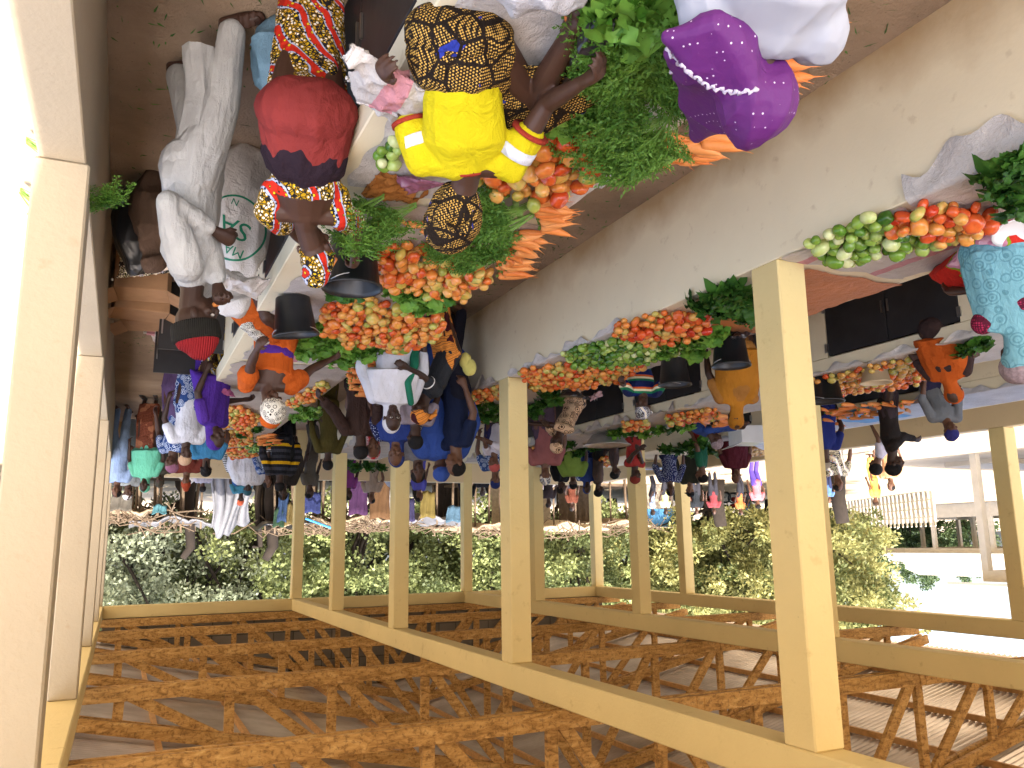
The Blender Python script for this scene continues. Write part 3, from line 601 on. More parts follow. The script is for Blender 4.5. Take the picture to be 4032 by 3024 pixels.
def skirt(root, k, mat, name='wrapper', low=.06, vox=.013, fold=.010, w_=1.0, sd=5, sit=False, up=.10):
    s = k['s']; fa = k['fat'] * w_; P, t, r, f = k['P'], k['t'], k['r'], k['f']; sh = []
    kc = (k['K'][0] + k['K'][1]) / 2; ac = (k['A'][0] + k['A'][1]) / 2; kw = (k['K'][1] - k['K'][0]).length / 2; aw = (k['A'][1] - k['A'][0]).length / 2
    sh.append(tube([P + t * up * s, P - t * .02 * s, P.lerp(kc, .35)], [.108 * s * fa, .120 * s * fa, .115 * s * fa], n=16, side=r, sq=[1.5, 1.52, 1.5]))
    kn = [kc + Vector(q) * .085 * s * fa for q in ((1, 0, 0), (-1, 0, 0), (0, 1, 0), (0, -1, 0), (0, 0, 1), (0, 0, -1))]; kk = [p + r * e for p in kn for e in (kw, -kw)]
    hp = [P + r * e * .1 * s + Vector(q) * .105 * s * fa for e in (-1, 1) for q in ((1, 0, 0), (-1, 0, 0), (0, 1, 0), (0, -1, 0), (0, 0, .6), (0, 0, -1))]
    sh.append(hull(hp + kk)); a2 = kc.lerp(ac, 1 - low / .42); rr = .10 * s * w_
    aa = [a2 + Vector(q) * rr + r * e for q in ((1, 0, 0), (-1, 0, 0), (0, 1, 0), (0, -1, 0), (.7, .7, 0), (-.7, -.7, 0), (.7, -.7, 0), (-.7, .7, 0)) for e in (aw * .8, -aw * .8)]
    if low < .40: sh.append(hull(kk + aa))
    if sit or t.z < .85: sh.append(ell(P - t * .05 * s, (.185 * s * fa, .145 * s * fa, .105 * s * fa), (r, k['tf'], t)))
    return put(name, remesh(name, sh, vox, mat, 5, (fold, 24, (0, 0, 1) if not sit else tuple(f * .7 - Vector((0, 0, .7))), sd)), root)
def hood(root, k, mat, name='veil', drop=.35, vox=.011, fold=.009, wide=1.0, face=True, sd=9, back=.0, front=.12):
    """cloth over the head falling over the shoulders; the face stays free"""
    s = k['s']; H, hf, u, r, t = k['H'], k['hf'], k['hu'], k['hr'], k['t']; ff = k['tf']; N = k['N']
    h_ = k['hs']; c = H + u * .022 * h_ - hf * (.040 if face else .008) * h_
    sh = [ell(c, (.094 * h_, .098 * h_, .104 * h_), (r, hf, u)), tube([c - u * .02 * s - hf * .005, H - u * .13 * s - hf * .025 * s, N - t * .03 * s], [.085 * s, .078 * s, .085 * s], n=14, side=k['r'], sq=[1, 1.05, 1.5])]
    S0, S1 = k['S']; ring = []
    for a in range(12):
        an = 2 * PI * a / 12; ring.append(N - t * (drop * (1 if math.sin(an) < 0 else .8)) * s + k['r'] * math.cos(an) * .27 * s * wide + ff * (math.sin(an) * .19 * s * wide + (.02 if math.sin(an) > 0 else -back)))
    top = [N + k['r'] * math.cos(2 * PI * a / 10) * .09 * s + ff * math.sin(2 * PI * a / 10) * .08 * s + t * .03 for a in range(10)]
    top += [S + t * .055 * s + ff * e * s for S in (S0, S1) for e in (.06, -.06)] + [S + (S - N).normalized() * .06 * s for S in (S0, S1)]
    sh.append(hull(ring + top))
    if wide > 1.1: sh.append(ell(N - t * drop * s * .95 + ff * .03, (.27 * s * wide, .20 * s * wide, .17), (k['r'], ff, t)))
    return put(name, remesh(name, sh, vox, mat, 6, (fold, 22, tuple(t), sd)), root)
def cap(root, k, mat, name='headscarf', vox=.009, knot=None, r_=1.0, low=0.0, fold=.005, sd=2, tall=1.0, back=.018):
    s = k['hs']; H, f, u, r = k['H'], k['hf'], k['hu'], k['hr']
    sh = [ell(H + u * (.040 + low) * s - f * back * s, (.087 * s * r_, .103 * s * r_, .090 * s * r_ * tall), (r, f, u))]
    if knot == 'back': sh += [ell(H - f * .12 * s + u * .0 * s, (.045 * s, .04 * s, .045 * s)), tube([H - f * .12 * s, H - f * .17 * s - u * .05 * s, H - f * .17 * s - u * .12 * s], [.03 * s, .028 * s, .014 * s]), tube([H - f * .12 * s, H - f * .14 * s + r * .07 * s - u * .03 * s], [.025 * s, .02 * s])]
    if knot == 'top': sh += [ell(H + u * .12 * s - f * .05 * s, (.055 * s, .06 * s, .045 * s), (r, f, u))]
    if knot == 'big': sh += [ell(H - f * .10 * s + u * .07 * s, (.085 * s, .07 * s, .075 * s), (r, f, u))]
    if knot == 'afro': sh = [ell(H + u * .04 * s - f * .025 * s, (.118 * s, .118 * s, .112 * s), (r, f, u))]
    return put(name, remesh(name, sh, vox, mat, 3, (fold, 34, tuple(r), sd)), root)
def hair(root, k, **a): return cap(root, k, M['hair'], 'hair', r_=.955, low=-.012, fold=.001, back=.022, **a)
CL = {}
def C(c):
    if c not in CL: q_ = hexc(c)[:3]; l_ = sum(q_) / 3; CL[c] = cloth('cotton ' + str(c)[:20], tuple(x_ * .86 + l_ * .12 for x_ in q_))
    return CL[c]
def shoes(root, k, mat=None, sandal=False):
    s = k['s']
    for i in (0, 1):
        A, T = k['A'][i], k['toe'][i]; fd = nrm(T - A); D = Vector((0, 0, 1))
        sh = [tube([A - fd * .05 * s - D * .052 * s, A.lerp(T, .5) - D * .038 * s, T + fd * .015 - D * .012], [.026 * s, .026 * s, .022 * s], n=10, side=k['r'], sq=[1.2, 1.5, 1.8])]
        if sandal:
            for e in (.35, .6, .85): c = A.lerp(T, e); sh.append(tube([c - k['r'] * .045 * s - D * .02, c + D * .022 * s, c + k['r'] * .045 * s - D * .02], [.011, .012, .011], n=7))
        else: sh.append(tube([A - D * .03 * s - fd * .02, A.lerp(T, .6) - D * .01], [.040 * s, .032 * s], n=10))
        put('sandal' if sandal else 'shoe', remesh('shoe', sh, .008, mat or M['black_plastic'], 2), root)
def person(label, pos, face, sk=None, vox=.010, group=None, **kw):
    k = skel(pos, face, **{a: b for a, b in kw.items() if a in ('h', 'lean', 'side', 'pose', 'seat', 'hands', 'head', 'feet', 'fat', 'seatdrop', 'knee', 'hipback', 'spread', 'sw', 'hs')})
    r = empty('person', (0, 0, 0), label=label, cat='person', group=group)
    base = Vector((k['o'].x, k['o'].y, k['o'].z if kw.get('pose') != 'sit' else kw.get('seat', .9))); r.location = base; r['w'] = 1
    k['base'] = base; body(r, k, SK[sk] if isinstance(sk, int) else smat(), vox, kw.get('curl', (.5, .5)), legs=kw.get('legs', True)); return r, k
# ================================================================ THE PEOPLE IN THE HALL
wax = prints('yellow, white, navy and red wax print', 'wax', ['b08a08', 'e8e4d8', '1a1c3a', 'c02a18', 'e0c020'], 22)
wax2 = prints('orange and maroon wave print', 'wave', ['d8893a', '2a1420', '3a0f18'], 24)
gridp = prints('gold and black check print with blue', 'grid', ['c8a050', '1c130c', '27348c'], 20)
# --- man in white, walking
r, k = person('man walking in a long pale grey tunic, eating a carrot, black and red knit cap', (-.22, 4.05), (-1, -.22), sk=0, vox=.006, h=1.62, lean=3, fat=1.22, sw=1.1,
              hands=((-.31, 3.90, 1.12), (-.34, 3.97, 1.36)), head=(8, 12), feet=((-.33, 3.86, .01), (-.12, 4.36, .01)), curl=(.9, 1.0))
tun = cloth('pale grey white cotton', 'a5a5a3'); shirt(r, k, tun, 'tunic', sleeve=.90, hem=.10, loose=.026, vox=.008, fold=.007, flare=1.1, sd=4); skirt(r, k, tun, 'tunic_skirt', low=.13, vox=.008, fold=.010, w_=.93)
trousers(r, k, tun, wide=.030, vox=.009, fold=.007); shoes(r, k, plain('brown leather', '3a241a', .6), True); eyes(r, k)
H, u, f = k['H'], k['hu'], k['hf']
cm = NT('black ribbed knit', .95, .1); v_ = cm.co(); wv = cm.n('ShaderNodeTexWave', wave_type='BANDS', bands_direction='X', _Scale=38.0); cm.l(v_, wv.inputs[0]); cm.color((.018, .017, .015)); cm.bump(wv.outputs['Fac'], .8, .006)
cr = NT('red ribbed knit', .95, .1); v_ = cr.co(); wv = cr.n('ShaderNodeTexWave', wave_type='BANDS', bands_direction='X', _Scale=30.0); cr.l(v_, wv.inputs[0]); cr.color((.26, .018, .022)); cr.bump(wv.outputs['Fac'], .9, .008)
c0 = H + u * .035 - f * .012
put('knit_cap_brim', remesh('brim', [tube([c0 - u * .012, c0 - u * .006, c0 + u * .045, c0 + u * .075, c0 + u * .08], [.090, .098, .101, .099, .09], n=26, caps=False, side=f, sq=1.12)], .005, cm.m, 1), r)
put('knit_cap_top', remesh('top', [tube([c0 + u * .06, c0 + u * .10, c0 + u * .135, c0 + u * .165 - f * .01], [.093, .082, .055, .026], n=26, caps=False, side=f, sq=1.12)], .005, cr.m, 2), r)
CARROT_IN = [k['Wr'][1] + k['hd'][1] * .085, H + f * .085 - u * .05]
# --- woman with the red cloth round her waist
r, k = person('woman bending over a black bucket in yellow wax print, red cloth tied round her waist', (-.63, 3.42), (-.20, .98), sk=1, vox=.006, h=1.55, lean=47, side=0,
              hands=((-.98, 3.92, 1.13), (-.78, 3.98, 1.12)), head=(-25, 62), fat=1.08, curl=(.9, .9), spread=.9)
shirt(r, k, wax, 'blouse', sleeve=.28, hem=-.10, loose=.014, vox=.007, fold=.006, neck=.10, puff=.012); skirt(r, k, wax, 'wrapper', vox=.009, fold=.010, w_=.98)
red = C('862a26'); P, t, rr_, fr = k['P'], k['t'], k['r'], k['tf']
put('red_waist_cloth', remesh('red', [tube([P + t * .13, P + t * .03, P - Vector((0, 0, .035))], [.142, .152, .156], n=20, side=rr_, sq=[1.3, 1.34, 1.3]), ell(P - t * .045, (.222, .178, .145), (rr_, k['tf'], t))], .008, red, 4, (.008, 20, tuple(t), 3)), r)
put('dark_waist_band', remesh('band', [tube([P + t * .155 + rr_ * .02, P + t * .115], [.143, .147], n=22, side=rr_, sq=1.30)], .007, C('2a1c26'), 3, (.008, 30, tuple(t), 3)), r)
cap(r, k, wax, 'headscarf', knot='big', fold=.010, r_=1.08, vox=.008)
# --- woman in the yellow shirt
r, k = person('woman in a bright yellow jersey seen from behind, sitting on the nearest counter', (-.91, 2.30), (-.30, .95), sk=1, vox=.006, h=1.54, pose='sit', seat=.87, lean=50, side=-6, fat=1.06,
              hands=((-1.27, 2.11, 1.10), (-.70, 2.42, 1.05)), head=(18, 62), knee=((-1.26, 2.46, 1.0), (-1.04, 2.74, 1.02)), feet=((-1.18, 2.0, .99), (-1.40, 2.44, .945)), curl=(.55, .6))
yl = NT('yellow jersey cloth', .8, .2); v_ = yl.co(); yl.color((.60, .50, .006)); yl.bump(yl.math('ADD', yl.noise(v_, 11, 4, .6, .6), yl.math('MULTIPLY', yl.noise(v_, 400, 2), .1)), 1.0, .03)
shirt(r, k, yl.m, 'jersey', sleeve=.22, hem=-.03, loose=.014, vox=.006, fold=.007, puff=.010, sd=11)
for i, sg in ((0, -1), (1, 1)):
    S, E = k['S'][i], k['E'][i]; a = S.lerp(E, .55); d = (E - S).normalized()
    put('sleeve_trim', mkmesh('trim', *tube([a - d * .006, a + d * .008], [.070, .070], n=26, caps=False), C('9c2a10'), smooth=True), r)
    a = S.lerp(E, .28) + (k['N'] - S).normalized() * .012; put('white_sleeve_stripe', mkmesh('stripe', *tube([a - d * .018, a + d * .022], [.072, .072], n=26, caps=False), C('d6d8e0'), smooth=True), r)
N, t = k['N'], k['t']; put('collar_trim', mkmesh('collar', *tube([N - t * .030 - k['tf'] * .0, N - t * .018], [.064, .058], n=26, caps=False, side=k['r'], sq=1.25), C('9c2a10'), smooth=True), r)
P = k['P']
skirt(r, k, gridp, 'wrapper', vox=.009, fold=.010, low=.12, sit=True, up=.02, w_=1.05)
put('waist_roll', remesh('roll', [tube([P + t * .055, P + t * .015], [.122, .130], n=22, side=k['r'], sq=1.5)], .008, gridp, 3, (.010, 40, tuple(t), 5)), r)
cap(r, k, gridp, 'headscarf', knot='back', fold=.010, r_=1.36, vox=.007, tall=1.35); 
H, f, u = k['H'], k['hf'], k['hu']; put('black_hair_wrap', remesh('bw', [ell(H + u * .05 - f * .105, (.055, .025, .05), (k['hr'], f, u))], .007, M['hair'], 2), r)
# --- purple veil, back of the head towards us
pv = NT('purple beaded veil', .6, .3); v_ = pv.co(rot=(.4, .2, .6)); vo = pv.n('ShaderNodeTexVoronoi', feature='F1', _Scale=52.0, _Randomness=.25); pv.l(v_, vo.inputs['Vector'])
b_ = pv.ramp(vo.outputs['Distance'], [(0, (1, 1, 1)), (.13, (1, 1, 1)), (.16, (0, 0, 0))]); ms = pv.ramp(pv.noise(v_, 7, 2), [(.50, (0, 0, 0)), (.54, (1, 1, 1))])
pv.color(pv.mix(pv.math('MULTIPLY', b_, ms), (.10, .014, .13), (.62, .52, .66))); pv.bump(pv.noise(v_, 16, 4), .5, .014)
r, k = person('person in a purple beaded veil and white top, back to us', (-1.415, 1.235), (-.26, .965), sk=1, vox=.008, h=1.52, pose='sit', seat=.86, lean=50,
              hands=((-1.58, 1.72, .97), (-1.28, 1.74, .97)), head=(-10, 30), fat=1.15)
shirt(r, k, plain('white knitted cotton', '989ba5', .85, .05, 5, .5, 7), 'white_top', sleeve=.5, hem=.12, loose=.04, vox=.008, fold=.012, sd=8)
H, u, f, hr = k['H'], k['hu'], k['hf'], k['hr']; Hc = k['H'] + Vector((0, 0, -.01)); q_ = lambda x, y, z, r: sph(Vector(G(x, y, z)), r, 8)
sh = [ell(Hc, (.136, .136, .135), (hr, f, u)), hull(sph(Hc, .10) + q_(1450, 80, 1.27, .035) + q_(1640, 86, 1.25, .035) + q_(1545, 55, 1.27, .05)), hull(sph(Hc + Vector((-.03, .02, -.03)), .09) + q_(1500, 296, 1.16, .03) + q_(1470, 205, 1.2, .03) + q_(1452, 115, 1.24, .03))]
vm = remesh('veil', sh, .007, pv.m, 5, (.020, 14, tuple((f + u * .6).normalized()), 6)); put('beaded_veil', vm, r)
bv = BVHTree.FromPolygons([v.co.copy() for v in vm.vertices], [tuple(p.vertices) for p in vm.polygons]); lace = C('cfc4d6')
def onveil(x, y):
    d = (Vector(G(x, y, .5)) - Vector(EYE)).normalized(); h = bv.ray_cast(Vector(EYE), d); return h[0]
for pl in ([(1436, 100), (1480, 150), (1530, 186), (1580, 200), (1640, 196)], [(1448, 150), (1458, 215), (1474, 275), (1492, 310), (1530, 298), (1570, 285)]):
    P_ = []
    for i in range(len(pl) - 1):
        for j in range(16):
            t = j / 16; p = onveil(pl[i][0] + (pl[i + 1][0] - pl[i][0]) * t + 2.5 * math.sin(j * .9), pl[i][1] + (pl[i + 1][1] - pl[i][1]) * t + 3.5 * math.cos(j * 1.1))
            if p is not None and (not P_ or (p - P_[-1]).length < .08): P_.append(p)
    put('lace_edge', mkmesh('lace', *tube(P_, [.004 + .004 * (i % 3 == 0) for i in range(len(P_))], n=7, caps=False), lace, smooth=True), r)
# ================================================================ THE OTHER PEOPLE
def HP(px, py, face, h=1.6, lean=0, pose='stand', seat=.9):
    s = h / 1.7; f = nrm((face[0], face[1], 0)); L = math.radians(lean)
    z = (.92 * s if pose == 'stand' else seat + .10 * s) + .5 * s * math.cos(L) + .17 * s; off = (.32 if pose == 'stand' else .62) * s * math.sin(L)
    g = G(px, py, z); return (g[0] - f.x * off, g[1] - f.y * off)
def who(label, px, py, face, h=1.6, lean=0, pose='stand', seat=.9, top='888888', bottom='333333', head='hair', hc='111111', sleeve=.3, vox=.011, loose=.018, tro=False, z0=0, drop=.35, knot=None, hairb=None, pos=None, shoe=False, hd_=(0, 5), legs=True, fold=.006, hem=.06, sk=None, group=None, low=.06, X=None, Yd=None, **kw):
    mat = lambda c: c if isinstance(c, bpy.types.Material) else C(c)
    if X is not None or Yd is not None:      # stand in a given aisle: the height follows
        g = GX(px, py, X) if X is not None else GY(px, py, Yd); h = max(1.2, min(1.9, 1.7 * g[2] / (.92 + .5 * math.cos(math.radians(lean)) + .17)))
        L_ = .32 * h / 1.7 * math.sin(math.radians(lean)); f_ = nrm((face[0], face[1], 0)); pos = (g[0] - f_.x * L_, g[1] - f_.y * L_)
    p = pos or HP(px, py, face, h, lean, pose, seat)
    if z0: p = (p[0], p[1], z0)
    r, k = person(label, p, face, sk=sk, vox=vox, h=h, lean=lean, pose=pose, seat=seat, head=hd_, group=group, legs=legs, **kw)
    if top is not None: shirt(r, k, mat(top), 'shirt' if tro else 'blouse', sleeve=sleeve, hem=hem, loose=loose, vox=vox + .001, fold=fold, sd=len(label))
    if bottom is not None:
        if tro: trousers(r, k, mat(bottom), vox=vox + .001)
        else: skirt(r, k, mat(bottom), 'wrapper', vox=vox + .001, sit=pose != 'stand', sd=len(label) + 1, low=low)
    if head == 'hair': hair(r, k, knot=knot, vox=vox)
    elif head == 'hood': hood(r, k, mat(hc), drop=drop, vox=vox + .001, sd=len(label) + 2, **({'wide': kw['wide']} if 'wide' in kw else {}))
    elif head == 'hoodback': hood(r, k, mat(hc), drop=drop, vox=vox + .001, face=False, sd=len(label) + 2)
    elif head == 'scarf': cap(r, k, mat(hc), knot=knot, vox=vox)
    elif head == 'cap':
        cap(r, k, mat(hc), 'cloth_cap', vox=vox, r_=.97, tall=.95); H, f, u = k['H'], k['hf'], k['hu']; s = k['s']
        put('cap_peak', remesh('peak', [tube([H + u * .055 * s + f * .06 * s, H + u * .048 * s + f * .15 * s], [.012, .009], n=12, side=k['hr'], sq=[6, 5])], .008, mat(hc), 2), r)
    elif head == 'hat': cap(r, k, mat(hc), 'skull_cap', vox=vox, r_=.95, tall=.85)
    if shoe: shoes(r, k)
    return r, k
pw = {}
pw['blue'] = prints('blue and pale print', 'rings', ['27437a', 'b8c4d8'], 22); pw['navyyellow'] = prints('navy and yellow print', 'wax', ['c8a030', '15204a', '2a3c90', 'd8c060'], 16)
pw['brown'] = prints('brown leaf print', 'wave', ['6b3a28', '3a1c14', '8a5a40'], 20); pw['reddot'] = prints('red cloth with white rings', 'rings', ['b01c24', 'e8d8d8'], 30)
pw['navydot'] = prints('navy dotted cloth', 'dots', ['141c48', 'c8d0e0'], 30); pw['swirl'] = prints('beige cloth with brown swirls', 'rings', ['c8a888', '3a2418'], 20)
pw['stripe'] = prints('blue green orange striped knit', 'stripes', ['16245c', '16245c', 'd8642c', 'e8e0c0', '1c7a50', '16245c'], 7.5); pw['bumble'] = prints('black, grey and yellow striped knit', 'stripes', ['15151a', 'c89a10', '15151a', '33343c', '15151a', '2c2d34'], 3.4)
pw['roses'] = prints('red cloth with pink flowers', 'floral', ['b8261c', 'c8849c', 'e0b0c0', '7a9020'], 11); pw['lblue'] = prints('light blue veil with grey flowers', 'rings', ['6fa2b0', '5a8c9a'], 18)
pw['lace'] = plain('grey lace', '8a7a80', .7, .35, 40, .6, 90); pw['magenta'] = prints('magenta print', 'grid', ['a02850', '501028', 'd06080'], 12); pw['bw'] = prints('white and blue tribal scarf', 'wax', ['e0e0e0', '14205a', '203080', 'e8e0d0'], 30)
pw['africa'] = prints('white shirt with orange and olive print', 'wax', ['d8d0b8', '5a5a30', 'd07820', 'f0e8d8'], 14); pw['wstripe'] = prints('white and black striped knit', 'stripes', ['e0e0e0', '222222'], 30)
pw['orangewax'] = prints('orange dress cloth with black and cream border', 'grid', ['d4601c', 'd4601c', 'e0d8c0'], 6)
# --- orange woman on the edge of the near counter
r, k = person('woman in a bright orange dress with purple belt, sitting on the near counter', (-1.0, 6.42), (.12, -1), sk=1, vox=.007, h=1.56, pose='sit', seat=.88, lean=10, side=-6,
              hands=((-.80, 5.78, 1.14), (-1.50, 6.55, 1.06)), head=(25, 42), fat=1.12, knee=((-.72, 6.18, .93), (-.86, 6.02, .93)), feet=((-.62, 6.15, .5), (-.66, 5.98, .5)))
ora = cloth('bright orange cotton', 'b4541c'); bord = prints('black and white flower border', 'rings', ['d8d4c8', '1c1814'], 34)
shirt(r, k, ora, 'orange_blouse', sleeve=.22, hem=.02, loose=.018, vox=.007, fold=.006, puff=.014, neck=.06); skirt(r, k, ora, 'orange_skirt', low=.02, vox=.009, fold=.012, sit=True)
P, t = k['P'], k['t']; put('purple_belt', remesh('belt', [tube([P + t * .17, P + t * .145], [.112, .113], n=20, side=k['r'], sq=1.36)], .007, C('4a1c8a'), 2), r)
for i in (0, 1): S, E = k['S'][i], k['E'][i]; put('patterned_sleeve_cuff', remesh('cuff', [ell(S.lerp(E, .42), (.068, .068, .055))], .007, bord, 2, (.008, 50, (0, 0, 1), i)), r)
kc = (k['K'][0] + k['K'][1]) / 2; put('patterned_hem', remesh('hem', [tube([kc - Vector((0, 0, .30)), kc - Vector((0, 0, .36))], [.135, .145], n=20, side=k['r'], sq=1.25), tube([P + k['f'] * .12 + Vector((.09, 0, .08)), kc + Vector((.05, 0, .07)), kc + Vector((.07, -.09, -.3))], [.035, .035, .03], n=8, side=k['r'], sq=1.6)], .008, bord, 2, (.006, 40, (0, 0, 1), 3)), r)
cap(r, k, ora, 'headscarf', knot='big', r_=1.05, fold=.007, vox=.007); put('patterned_scarf_band', remesh('band', [tube([k['H'] + k['hu'] * .02 - k['hf'] * .02, k['H'] + k['hu'] * .055 - k['hf'] * .01], [.088, .092], n=20, side=k['hf'], sq=1.12)], .006, bord, 2), r)
BUCKET_HAND = k['Wr'][0]
W = who
r, k = W('woman in a violet veil over a navy and yellow print dress, by black doors', 462, 950, (-.7, -.6), h=1.6, top=C('4a2090'), bottom=pw['navyyellow'], head='hood', hc='451a8c', drop=.62, vox=.009, lean=8, hd_=(0, 20), hands=(None, (-1.12, 9.3, 1.0)))
violet = C('451a8c'); N = k['N']; put('veil_tail', remesh('tail', [hull([N + Vector(q) for q in ((.10, .0, 0), (-.05, .05, .02), (.16, .05, -.75), (.06, .12, -.78), (.22, .12, -.7), (.1, -.1, -.3), (.2, .0, -.3))])], .011, violet, 4, (.008, 26, (0, 0, 1), 4)), r)
W('seller in a white T-shirt with an identity badge, patterned headband, behind the violet veil', 400, 985, (-.2, -1), h=1.58, top='c8ccd8', bottom=pw['blue'], head='scarf', hc=C('b89878'), vox=.010)
W('braided-haired woman with a bright blue print top, back turned, in the near aisle', 445, 1015, (-.1, 1), h=1.6, top=C('2f7fae'), bottom='2a3550', head='hair', knot='back', vox=.011)
W('person in a blue, white and pink wrap beyond the seller with the badge', 372, 1003, (.6, -.6), h=1.6, top=pw['blue'], bottom='54406a', head='scarf', hc='8c5a78')
W('person with a burnt orange turban beyond the braided woman', 402, 1042, (.2, -1), h=1.62, top='6a2c20', bottom='222222', head='scarf', hc='a03c18', knot='top', vox=.012)
W('man in a light grey jacket with his back turned, outside the far parapet', 438, 1052, (.1, 1), h=1.75, top='9c98a8', bottom='4a4a55', tro=True, head='hair', vox=.014, sleeve=.95, loose=.05, Yd=21.0)
W('woman in a mint green veil and brown leaf print wrapper walking in the near aisle', 312, 1050, (.35, -.95), h=1.62, top=C('5fc0a0'), bottom=pw['brown'], head='hood', hc='5fc0a0', drop=.55, vox=.011, shoe=True, Yd=15.4)
W('woman in an olive grey blanket wrap next to the mint green veil', 345, 1040, (.2, -1), h=1.6, top='4c4a3c', bottom='4a4438', head='hoodback', hc='4a463a', drop=.8, Yd=16.3)
W('man in a pale blue shirt leaning at the far corner of the near wall', 252, 1062, (.4, -.9), h=1.7, top='8aa4cc', bottom='7a94b8', tro=True, head='hair', Yd=16.6, sleeve=.5)
W('man with a white skull cap in front of the far parapet near the corner', 275, 1068, (-.5, -.8), h=1.7, top='b8c4c8', bottom='8a98a0', head='hat', hc='e4e4e4', Yd=17.4)
# customer aisle between the near counter and the bare counter front
r, k = W('woman in a white dress, white hijab and green cloth sling, facing us in the aisle', 850, 903, (.05, -1), h=1.62, top=cloth('white cotton', 'bcbec8'), bottom=cloth('white skirt cotton', 'b8bac4'), head='hood', hc='c4c5ce', drop=.34, vox=.0075, sleeve=.8, sk=0, hd_=(0, 8), fat=1.08, pos=(-2.08, 6.88)); eyes(r, k)
gc = C('0f6a50'); put('green_sling', remesh('sling', [tube([k['S'][1] + Vector((.02, -.06, .05)), k['C'] + k['r'] * .10 + k['tf'] * .13, k['W'] + k['r'] * .17 + k['tf'] * .10, k['P'] + k['r'] * .19], [.03, .034, .04, .05], n=10)], .009, gc, 3), r)
r, k = W('man in a plain dark brown shirt standing with his back to us in the aisle', 779, 972, (.1, 1), h=1.68, top=C('3c2a24'), bottom=C('2e2420'), tro=True, head='hair', vox=.010, sleeve=.9, sk=0, hands=((-2.28, 8.0, 1.0), (-1.62, 8.2, .98)), loose=.03)
r, k = W('woman in charcoal T-shirt and orange and maroon wrap bending towards the carrots', 908, 893, (1, -.15), h=1.56, lean=30, top=C('2a2d33'), bottom=wax2, head='scarf', hc=wax2, knot='back', vox=.009, sk=0, hands=((-1.95, 6.75, 1.12), (-1.92, 6.5, 1.0)), hd_=(10, 25), hem=.02, fat=1.08)
put('white_sleeve_edge', mkmesh('edge', *tube([k['S'][1].lerp(k['E'][1], .56), k['S'][1].lerp(k['E'][1], .60)], [.066, .066], n=18, caps=False), C('d8d8d8'), smooth=True), r)
c_ = k['P'] - k['f'] * .20 - k['r'] * .02; yb = empty('yellow_hat', (c_.x, c_.y, c_.z), label='crumpled pale yellow cap on the back of the charcoal-shirted woman', cat='hat'); yb['w'] = 1
put('crown', remesh('crown', [ell(c_ - k['f'] * .05 + Vector((0, 0, .06)), (.075, .06, .09)), tube([c_ + Vector((0, -.02, -.02)), c_ + Vector((0, 0, .02))], [.06, .055], n=14)], .008, C('c8c060'), 2, (.006, 40, (0, 0, 1), 2)), yb)
W('woman in a red hijab with white rings, just left of the white hijab', 806, 970, (.15, -1), h=1.58, top=pw['reddot'], bottom='5a1c20', head='hood', hc=pw['reddot'], drop=.45, vox=.010, sk=2, X=-2.45)
W('woman in a royal blue veil with dotted navy lining behind the white hijab', 856, 985, (.5, -.8), h=1.64, top=pw['navydot'], bottom='1c2450', head='hood', hc='1e3478', drop=.5, vox=.010, X=-2.62)
W('man with cropped hair and a mauve grey shirt, back turned, by the carrot heap', 897, 950, (.3, 1), h=1.66, top='8c8290', bottom='55505c', tro=True, head='hair', vox=.011, sk=0, X=-2.7)
W('person in a loose grey smock looking down beside the blue gown', 903, 1022, (.2, -1), h=1.66, top='77777c', bottom='66666c', head='hair', vox=.011, sleeve=.9, hem=.5, loose=.05, X=-3.2)
W('woman in a wide royal blue gown and tied blue headscarf, back turned', 952, 1030, (0, 1), h=1.62, top=C('24489a'), bottom=C('20408c'), head='scarf', hc='24489a', vox=.010, sleeve=.9, hem=.5, loose=.10, X=-3.15, hd_=(0, 0))
W('man in dark navy with black hair crossing behind the blue gown', 985, 1005, (.9, -.2), h=1.66, top='16203c', bottom='1c1c28', tro=True, head='hair', vox=.012, X=-3.2)
W('tall man in black seen against the light outside the far parapet', 1010, 1085, (-.4, -1), h=1.78, top='1c1c22', bottom='15151a', tro=True, head='hair', vox=.014, sleeve=.9, Yd=20.3)
W('youth in a black coat outside the far parapet next to the tall man', 1042, 1062, (.2, -1), h=1.6, top='202024', bottom='1c1c20', tro=True, head='hair', vox=.014, sleeve=.9, Yd=21.2)
W('woman in an olive gown standing on the aisle floor, back turned', 708, 1000, (.2, 1), h=1.6, top='4a4218', bottom='4c441a', head='hair', vox=.011, sleeve=.9, hem=.3, shoe=True, X=-2.7)
W('boy in a black, grey and yellow striped jumper with his back to us', 604, 1048, (.1, 1), h=1.62, top=pw['bumble'], bottom='1c1c22', tro=True, head='hair', vox=.010, sleeve=.9, X=-2.3, loose=.025)
W('boy in a striped shirt in front of the bumblebee jumper', 580, 990, (.4, .9), h=1.30, top=pw['wstripe'], bottom='2a2a34', tro=True, head='hair', vox=.011, X=-2.2)
W('person in a voluminous white robe beyond the end of the near counter', 535, 1058, (0, -1), h=1.7, top='d4d4dc', bottom='d0d0d8', head='scarf', hc='2a5a68', vox=.011, sleeve=.9, hem=.6, loose=.10, X=-2.15)
W('woman in a white shawl over a striped sleeve with a cobalt headscarf', 511, 1036, (.2, -1), h=1.58, top=pw['wstripe'], bottom='3a3a48', head='scarf', hc='1e5a9c', vox=.011, sleeve=.8, Yd=16.5)
W('man in a teal and white print shirt beside the striped jumper boy', 578, 1042, (-.2, -1), h=1.66, top=pw['blue'], bottom='2c3c48', tro=True, head='hair', vox=.012, X=-2.4, sleeve=.6)
W('man in a dark jacket behind the striped jumper boy', 612, 1068, (.1, -1), h=1.7, top='2c2622', bottom='222222', tro=True, head='hair', vox=.012, X=-2.7, sleeve=.9)
